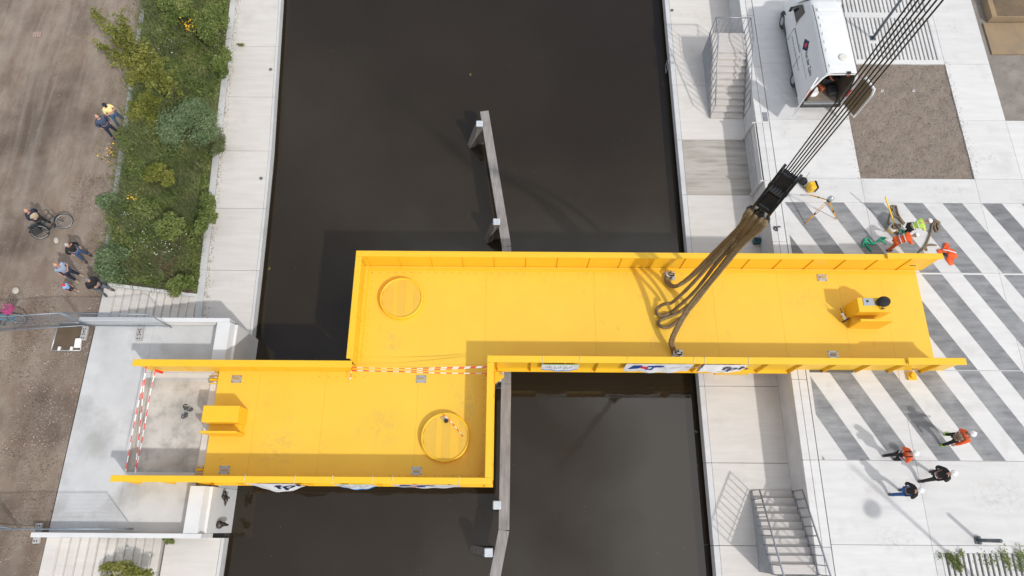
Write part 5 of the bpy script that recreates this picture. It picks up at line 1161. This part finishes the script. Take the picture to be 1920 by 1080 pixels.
# ------------------------------------------------------------------ vegetation
def mesh_np(name, verts, nper, m, parent=None):
    n = len(verts)//nper; me = bpy.data.meshes.new(name); me.vertices.add(len(verts)); me.vertices.foreach_set('co', verts.astype(np.float32).ravel())
    me.loops.add(n*nper); me.loops.foreach_set('vertex_index', np.arange(n*nper, dtype=np.int32)); me.polygons.add(n); me.polygons.foreach_set('loop_start', np.arange(0, n*nper, nper, dtype=np.int32)); me.polygons.foreach_set('loop_total', np.full(n, nper, dtype=np.int32))
    me.materials.append(m); me.update(calc_edges=True); return link(name, me, parent)
def leaves(pos, size, asp=.5, tilt=.7):
    n = len(pos); th = rng.uniform(0, 2*np.pi, n); el = rng.normal(0, tilt*.6, n); a = np.stack([np.cos(th)*np.cos(el), np.sin(th)*np.cos(el), np.sin(el)], 1)
    up = np.stack([rng.normal(0, tilt, n), rng.normal(0, tilt, n), np.ones(n)], 1); b = np.cross(up, a); b /= np.linalg.norm(b, axis=1)[:, None]+1e-9
    s = (np.asarray(size)*rng.uniform(.6, 1.3, n))[:, None]; v = np.empty((n, 4, 3)); v[:, 0] = pos-a*s; v[:, 1] = pos+b*s*asp; v[:, 2] = pos+a*s; v[:, 3] = pos-b*s*asp; return v.reshape(-1, 3)
def blades(pos, length, width, spread=.6):
    n = len(pos); th = rng.uniform(0, 2*np.pi, n); sp = np.abs(rng.normal(spread, .25, n)); d = np.stack([np.cos(th)*np.sin(sp), np.sin(th)*np.sin(sp), np.cos(sp)], 1); L = (length*rng.uniform(.5, 1.2, n))[:, None]
    sd = np.stack([-np.sin(th), np.cos(th), np.zeros(n)], 1)*width; tip = pos+d*L; tip[:, 2] -= (L[:, 0]*.25*np.sin(sp)); md = pos+d*L*.55
    v = np.empty((n, 4, 3)); v[:, 0] = pos-sd; v[:, 1] = md-sd*.8; v[:, 2] = tip; v[:, 3] = md+sd*.8; return v.reshape(-1, 3)
G1 = leafmat('leaf_mixed', [(.06, .095, .022), (.13, .18, .042), (.21, .255, .075), (.33, .32, .13)])
G2 = leafmat('leaf_bluegreen', [(.07, .11, .048), (.125, .185, .08), (.19, .255, .125), (.28, .34, .19)])
G3 = leafmat('leaf_yellowgreen', [(.09, .11, .02), (.16, .18, .032), (.23, .24, .05), (.32, .31, .09)])
G4 = leafmat('leaf_reed', [(.075, .10, .04), (.13, .165, .065), (.20, .225, .105), (.31, .295, .17)])
DRY = leafmat('dry_stems', [(.10, .07, .03), (.17, .125, .06), (.24, .185, .10), (.30, .25, .15)])
BARK = mat('bark', (.10, .075, .05), .9, (.15, .12, .085), 8)
def lump(x, y): return .5+.5*np.sin(x*2.3+np.sin(y*1.7)*1.4)*np.sin(y*1.9+np.cos(x*1.3)*1.5)
vk = np.vectorize(kerbX); vi = np.vectorize(innerX); vb = np.vectorize(bankz)
def bankpts(n, y0=8.85, y1=25.5, e0=.22, e1=.06):
    y = rng.uniform(y0, y1, n); a, b = vk(y)+e0-.35*rng.random(n)*(lump(y*.7, y*.4) > .62), vi(y)-.29+e1*rng.random(n); x = a+(b-a)*rng.random(n); return x, y
x, y = bankpts(78000); h = .12+.68*lump(x, y)*rng.uniform(.4, 1, len(x)); z = vb(x, y)+rng.random(len(x))**.6*h
tag(mesh_np('bank_weeds', leaves(np.stack([x, y, z], 1), .058, .45, .75), 4, G1), 'dense mixed green weeds covering the planted bank', 'weeds', kind='stuff')
x, y = bankpts(2600); z = vb(x, y)+.15+.45*lump(x, y)*rng.random(len(x))
tag(mesh_np('broad_leaf_weeds', leaves(np.stack([x, y, z], 1), .12, .4, .6), 4, G1), 'larger broad leaves standing out of the bank weeds', 'weeds', kind='stuff')
x, y = bankpts(5200); k = lump(x*1.3+1, y*.9+2) > .62; x, y = x[k], y[k]
tag(mesh_np('dead_stalks', blades(np.stack([x, y, vb(x, y)+.2], 1), np.full(len(x), .6), .008, .6), 4, DRY), 'straw-coloured dead stalks among the bank weeds', 'dry grass', kind='stuff')
x, y = bankpts(30000); k = (lump(x*.8+3, y*.7) > .40); x, y = x[k], y[k]
tag(mesh_np('reed_grass', blades(np.stack([x, y, vb(x, y)+.12], 1), np.full(len(x), .55), .009, .75), 4, G4), 'long reed-like grass blades growing through the bank weeds', 'grass', kind='stuff')
def patch(px, py, r, n, z): c = P(px, py, z); return np.stack([c.x+rng.normal(0, r, n), c.y+rng.normal(0, r, n), c.z+rng.uniform(-.15, .15, n)], 1)
wf = np.concatenate([patch(296, 72, .25, 20, .1), patch(316, 92, .25, 14, .1), patch(418, 68, .25, 12, -.3), patch(233, 402, .2, 34, .2), patch(255, 445, .45, 70, .1), patch(305, 465, .45, 40, .0), patch(345, 30, .7, 25, 0.), patch(385, 40, .6, 20, -.2)])
x, y = bankpts(9000); k = lump(x*.6, y*.5+1) > .3; x, y = x[k], y[k]
tag(mesh_np('tall_grass', blades(np.stack([x, y, vb(x, y)+.3], 1), np.full(len(x), .75), .009, .55), 4, G4), 'taller pale green grass standing above the bank weeds', 'grass', kind='stuff')
tag(mesh_np('white_flowers', leaves(wf, .021, .9, .5), 4, mat('petal_white', (.72, .72, .66), .6)), 'scattered small white flowers among the bank weeds', 'flowers', kind='stuff')
for i, (px, py, r, n, lab) in enumerate(((355, 46, .24, 40, 'bright yellow flower clump near the top of the bank'), (247, 371, .07, 14, 'small yellow flower clump at the bank edge near the cyclist'), (203, 285, .22, 26, 'yellow flowering weed beside the kerb below the two standing men'))):
    t = empty('yellow_flowers', P(px, py, -.1), 0, lab, 'flowers', 'yellow flower clumps'); o = P(px, py, -.1)
    pp = patch(px, py, r, n, .35)-np.array(o); mesh_np('petals', leaves(pp, .034, .8, .5), 4, mat('petal_yellow', (.80, .47, .01), .6), t)
    mb = MB(); [mb.tube([(q[0]*.4, q[1]*.4, -.1), tuple(q)], .008, 4) for q in pp[::3]]; mb.build('stems', MATS['bark'], t); mesh_np('leaves', leaves(np.concatenate([pp*np.array([1.1, 1.1, .5])]*4), .06, .4, .8), 4, G1, t)
def shrub(label, px, py, zc, rx, ry, rz_, n, m, size, base_z, stems=9, name='shrub', cat='shrub', grp='shrubs on the bank', lobes=11, asp=.42):
    c = P(px, py, zc); t = empty(name, (c.x, c.y, base_z), 0, label, cat, grp); dz = zc-base_z; pos = []
    cl = []
    for k in range(lobes):
        d = Vector((random.gauss(0, 1), random.gauss(0, 1), random.gauss(.25, .7))).normalized(); cl.append((Vector((d.x*rx*.68, d.y*ry*.68, dz+d.z*rz_*.62)), random.uniform(.28, .48)))
    cl.append((Vector((0, 0, dz)), .55))
    for q, f in cl:
        k = n//len(cl); v = rng.normal(0, 1, (k, 3)); v /= np.linalg.norm(v, axis=1)[:, None]; v *= (rng.random(k)**.45)[:, None]; pos.append(np.array(q)+v*np.array([rx*f, ry*f, rz_*f]))
    pos = np.concatenate(pos); pos[:, 2] = np.maximum(pos[:, 2], .02); mesh_np('crown', leaves(pos, size, asp, .8), 4, m, t)
    mb = MB()
    for q, f in cl[:stems]: mb.tube(spline([(q.x*.08, q.y*.08, -.05), (q.x*.4, q.y*.4, q.z*.5), tuple(q), tuple(q*1.12)], 4), [.03, .028, .026, .024, .022, .02, .018, .016, .014, .012, .01, .008, .006][:13], 5)
    mb.build('stems', BARK, t); return t
shrub('large blue-green willow shrub in the middle of the bank', 352, 238, .45, 1.25, 1.35, .75, 9000, G2, .06, -.55, lobes=16, asp=.3)
shrub('olive green bushy shrub above the upper left stairs', 212, 494, .35, .78, .85, .6, 5200, G2, .052, -.1, lobes=13)
shrub('pale green shrub spilling over the kerb near the cyclist', 205, 380, .3, .5, .45, .4, 2200, G2, .05, 0)
shrub('fresh green leafy plant at the bank corner by the stairs', 338, 535, -.35, .5, .55, .4, 2200, G1, .055, -1.15)
shrub('dark green bush near the top of the bank', 395, 45, .1, .8, 1.0, .6, 4500, G1, .055, -.8)
shrub('medium green bush behind the yellow flowers', 330, 20, .25, .9, .7, .6, 3800, G1, .06, -.4)
shrub('dark leafy bush at the quay side below the willow shrub', 385, 400, -.2, .55, .9, .5, 3500, G1, .05, -1.0)
shrub('yellowish bush in the bank beside the two standing men', 270, 205, .4, .7, .8, .6, 3500, G3, .055, -.2)
shrub('mid green leafy bush spilling over the quay kerb below the yellow flowers', 416, 118, -.5, .5, .8, .5, 3000, G1, .055, -1.1)
shrub('tall weedy green clump on the bank above the dry bush', 318, 425, .2, .6, .55, .5, 3000, G1, .06, -.5)
shrub('loose green clump at the quay kerb beside the willow shrub', 408, 268, -.55, .32, .7, .4, 2000, G4, .06, -1.1, asp=.2)
shrub('bright green clump in the middle of the bank', 300, 330, .25, .6, .6, .5, 3000, G3, .05, -.4)
shrub('flowering green bush growing over the lower left stairs', 232, 1074, -.45, .98, .42, .45, 3000, G3, .05, -1.0)
shrub('small weed sprouting beside the lower parapet', 318, 1013, -1.1, .28, .16, .18, 260, G1, .05, ZQ, stems=4, lobes=5)
shrub('small tuft growing in the left quay joint', 451, 84, -1.22, .2, .08, .08, 160, G1, .05, ZQ, stems=3, lobes=4)
# sapling leaning over the track
def sapling():
    b = P(300, 165, -.3); t = empty('sapling', b, 0, 'tall sapling with loose yellow-green leaves overhanging the track at top left', 'tree')
    tips = [P(178, 18, 2.6), P(205, 55, 2.5), P(190, 85, 2.2), P(225, 30, 2.6), P(232, 62, 2.3), P(215, 108, 2.0), P(250, 100, 1.9), P(275, 85, 1.8), P(262, 130, 1.6), P(300, 110, 1.5), P(320, 140, 1.2), P(285, 160, 1.3), P(248, 150, 1.5), P(330, 170, .9)]
    mb = MB(); fork = Vector((-.25, .2, .9)); mb.tube(spline([(0, 0, -.1), (-.1, .05, .4), tuple(fork)], 5), [.07-.003*i for i in range(11)], 7); mb.build('trunk', BARK, t)
    lm = MB(); pos = []
    for q in tips:
        e = q-b; p = spline([tuple(fork), tuple(fork.lerp(e, .45)+Vector((0, 0, .15))), tuple(e)], 7); m = len(p); lm.tube(p, [.03*(1-i/m)+.006 for i in range(m)], 5)
        for i in range(4, m):
            for s in range(3):
                d = Vector((random.gauss(0, 1), random.gauss(0, 1), random.gauss(.1, .5))).normalized()*random.uniform(.15, .45); lm.tube([p[i], p[i]+d*.6, p[i]+d], [.008, .006, .004], 4)
                for k in range(16): pos.append(p[i].lerp(p[i]+d, random.uniform(.2, 1.1))+Vector((random.gauss(0, .06), random.gauss(0, .06), random.gauss(0, .05))))
    lm.build('limbs', BARK, t); mesh_np('crown', leaves(np.array([tuple(q) for q in pos]), .07, .42, .7), 4, G3, t)
sapling()
c = P(303, 512, -.6); t = empty('dry_bush', c, 0, 'dry brown twiggy bush near the upper stairs', 'shrub', 'shrubs on the bank'); mb = MB()
for k in range(70):
    a = random.uniform(-.6, 2.4); r = random.uniform(.3, .95); mb.tube(spline([(0, 0, -.1), (math.cos(a)*r*.45, math.sin(a)*r*.45, .28), (math.cos(a)*r, math.sin(a)*r, random.uniform(.2, .55))], 3), [.012, .011, .010, .009, .008, .006, .004], 4)
mb.build('twigs', DRY, t)
# weeds between bars of the slotted paving
wp = []
for px, py, r, n in ((1781, 1046, .07, 150), (1793, 1055, .10, 260), (1799, 1065, .05, 120), (1802, 1037, .05, 70), (1880, 1040, .1, 110), (1890, 1055, .09, 90), (1913, 1042, .12, 220), (1916, 1062, .10, 150), (1762, 1041, .05, 40), (1845, 1050, .12, 60), (1860, 1050, .1, 40)):
    c = P(px, py, .03); wp.append(np.stack([c.x+rng.normal(0, r, n), c.y+rng.normal(0, r*1.2, n), rng.uniform(.0, .12, n)], 1))
tag(mesh_np('paving_weeds', leaves(np.concatenate(wp), .035, .45, .7), 4, G1), 'green weeds growing through the slotted paving at bottom right', 'weeds', kind='stuff')
x = rng.uniform(14.5, 21, 2600); y = rng.uniform(-2.4, -.68, 2600); k = (((x-14.42) % .185) > .11); x, y = x[k], y[k]
tag(mesh_np('slot_moss', leaves(np.stack([x, y, np.full(len(x), -.03)], 1), .03, .5, .6), 4, DRY), 'dry moss and litter in the paving slots', 'moss', kind='stuff')
# weeds along the kerb and scattered on the track
x, y = rng.uniform(-18.2, -15.75, 5200), rng.uniform(8.8, 25, 5200); k = (x > vk(y)-.15-1.1*rng.random(len(x))**2) & (lump(x*1.5, y*1.2) > .5) & (x < vk(y)+.05); x, y = x[k], y[k]
tag(mesh_np('kerb_weeds', leaves(np.stack([x, y, rng.uniform(0, .1, len(x))], 1), .045, .45, .7), 4, G3), 'low weeds creeping from the bank onto the dirt track', 'weeds', kind='stuff')
# pebbles on the dirt
def pebbles(n, fx, fy, smin, smax):
    x, y = fx(n), fy(n); s = rng.uniform(smin, smax, n); o = np.array([(1, 0, 0), (0, 1, 0), (-1, 0, 0), (0, -1, 0), (0, 0, .7)]); tri = [(0, 1, 4), (1, 2, 4), (2, 3, 4), (3, 0, 4)]
    v = np.empty((n, 12, 3)); rot = rng.uniform(0, 6.28, n); sq = rng.uniform(.5, 1, n)
    for k, f in enumerate(tri):
        for j, i in enumerate(f):
            px, py, pz = o[i]; v[:, k*3+j, 0] = x+s*(px*np.cos(rot)-py*sq*np.sin(rot)); v[:, k*3+j, 1] = y+s*(px*np.sin(rot)+py*sq*np.cos(rot)); v[:, k*3+j, 2] = -.02+s*pz
    return v.reshape(-1, 3)
pv = np.concatenate([pebbles(11000, lambda n: rng.uniform(-22, -15.7, n), lambda n: rng.uniform(-2.5, 8.6, n), .012, .042), pebbles(3600, lambda n: rng.uniform(-18, -16, n), lambda n: rng.uniform(8.6, 13.5, n), .012, .04), pebbles(900, lambda n: rng.uniform(-24, -16.6, n), lambda n: rng.uniform(8.6, 24, n), .01, .03)])
tag(mesh_np('pebbles', pv, 3, leafmat('pebble', [(.13, .095, .075), (.24, .185, .15), (.40, .33, .28), (.66, .61, .56)], .9)), 'pale pebbles and rubble strewn over the dirt', 'pebbles', kind='stuff')
for px, py, sx, sy, lab in ((106, 451, .16, .26, 'pale flat stone lying near the bicycle'), (30, 545, .22, .25, 'larger pale stone near the left edge')):
    c = P(px, py, 0); mb = MB(); mb.ell((0, 0, .02), (sx*.6, sy*.6, .07), 9, 5, smooth=False); tag(mb.build('stone', mat('stone', (.42, .38, .33), .9, (.5, .46, .41), 6), None, (c.x, c.y, 0), .4), lab, 'stone')

for px, py, lab in ((882, 141, 'tiny yellow leaf floating in the upper canal'), (1304, 809, 'pale green leaf floating beside the right quay'), (505, 505, 'small drifting twig tuft near the left quay')):
    c = P(px, py, ZW+.012); mb = MB(); mb.add([(-.06, 0, 0), (0, -.03, .01), (.07, 0, .015), (0, .035, .01)], [(0, 1, 2, 3)]); mb.add([(-.02, .05, 0), (.03, .03, .01), (.06, .08, .012), (.0, .09, .008)], [(0, 1, 2, 3)])
    tag(mb.build('floating_leaf', mat('float_leaf', (.16, .17, .04), .6), None, c, px*.1), lab, 'leaf', 'leaves floating on the canal')

cl = pebbles(1500, lambda n: rng.uniform(14.25, 18.7, n), lambda n: rng.uniform(13.6, 19.1, n), .010, .034); cl[:, 2] -= .02
tag(mesh_np('sand_clods', cl, 3, leafmat('clod', [(.19, .158, .132), (.225, .19, .16), (.255, .217, .184), (.30, .258, .222)], .95)), 'small lumps and clods over the sand bed', 'clods', kind='stuff')
n = 900; yy = rng.uniform(7.5, 24, n); xx = vi(yy)+np.abs(rng.normal(0, .10, n))
tag(mesh_np('quay_litter', leaves(np.stack([xx, yy, np.full(n, ZQ+.012)], 1), .022, .6, .25), 4, DRY), 'brown plant litter along the back of the left quay', 'litter', kind='stuff')
n = 130; tag(mesh_np('floating_specks', leaves(np.stack([rng.uniform(-10, 7, n), rng.uniform(-1.5, 23, n), np.full(n, ZW+.01)], 1), .016, .7, .15), 4, DRY), 'tiny pale specks floating on the canal', 'debris', kind='stuff')
n = 500; tag(mesh_np('edge_grit', pebbles(n, lambda k: np.concatenate([rng.normal(14.15, .12, k//2), rng.normal(18.85, .1, k-k//2)]), lambda k: rng.uniform(13.4, 19.3, k), .008, .025)+np.array([0, 0, .022]), 3, MATS['sand']), 'sand grit spilt onto the paving beside the sand bed', 'grit', kind='stuff')
# ------------------------------------------------------------------ whole place to metres
S4 = Matrix.Scale(K, 4)
for o in list(SC.objects):
    if o.parent is None and o.type in ('MESH', 'EMPTY'):
        o.location = o.location*K; o.scale = o.scale*K
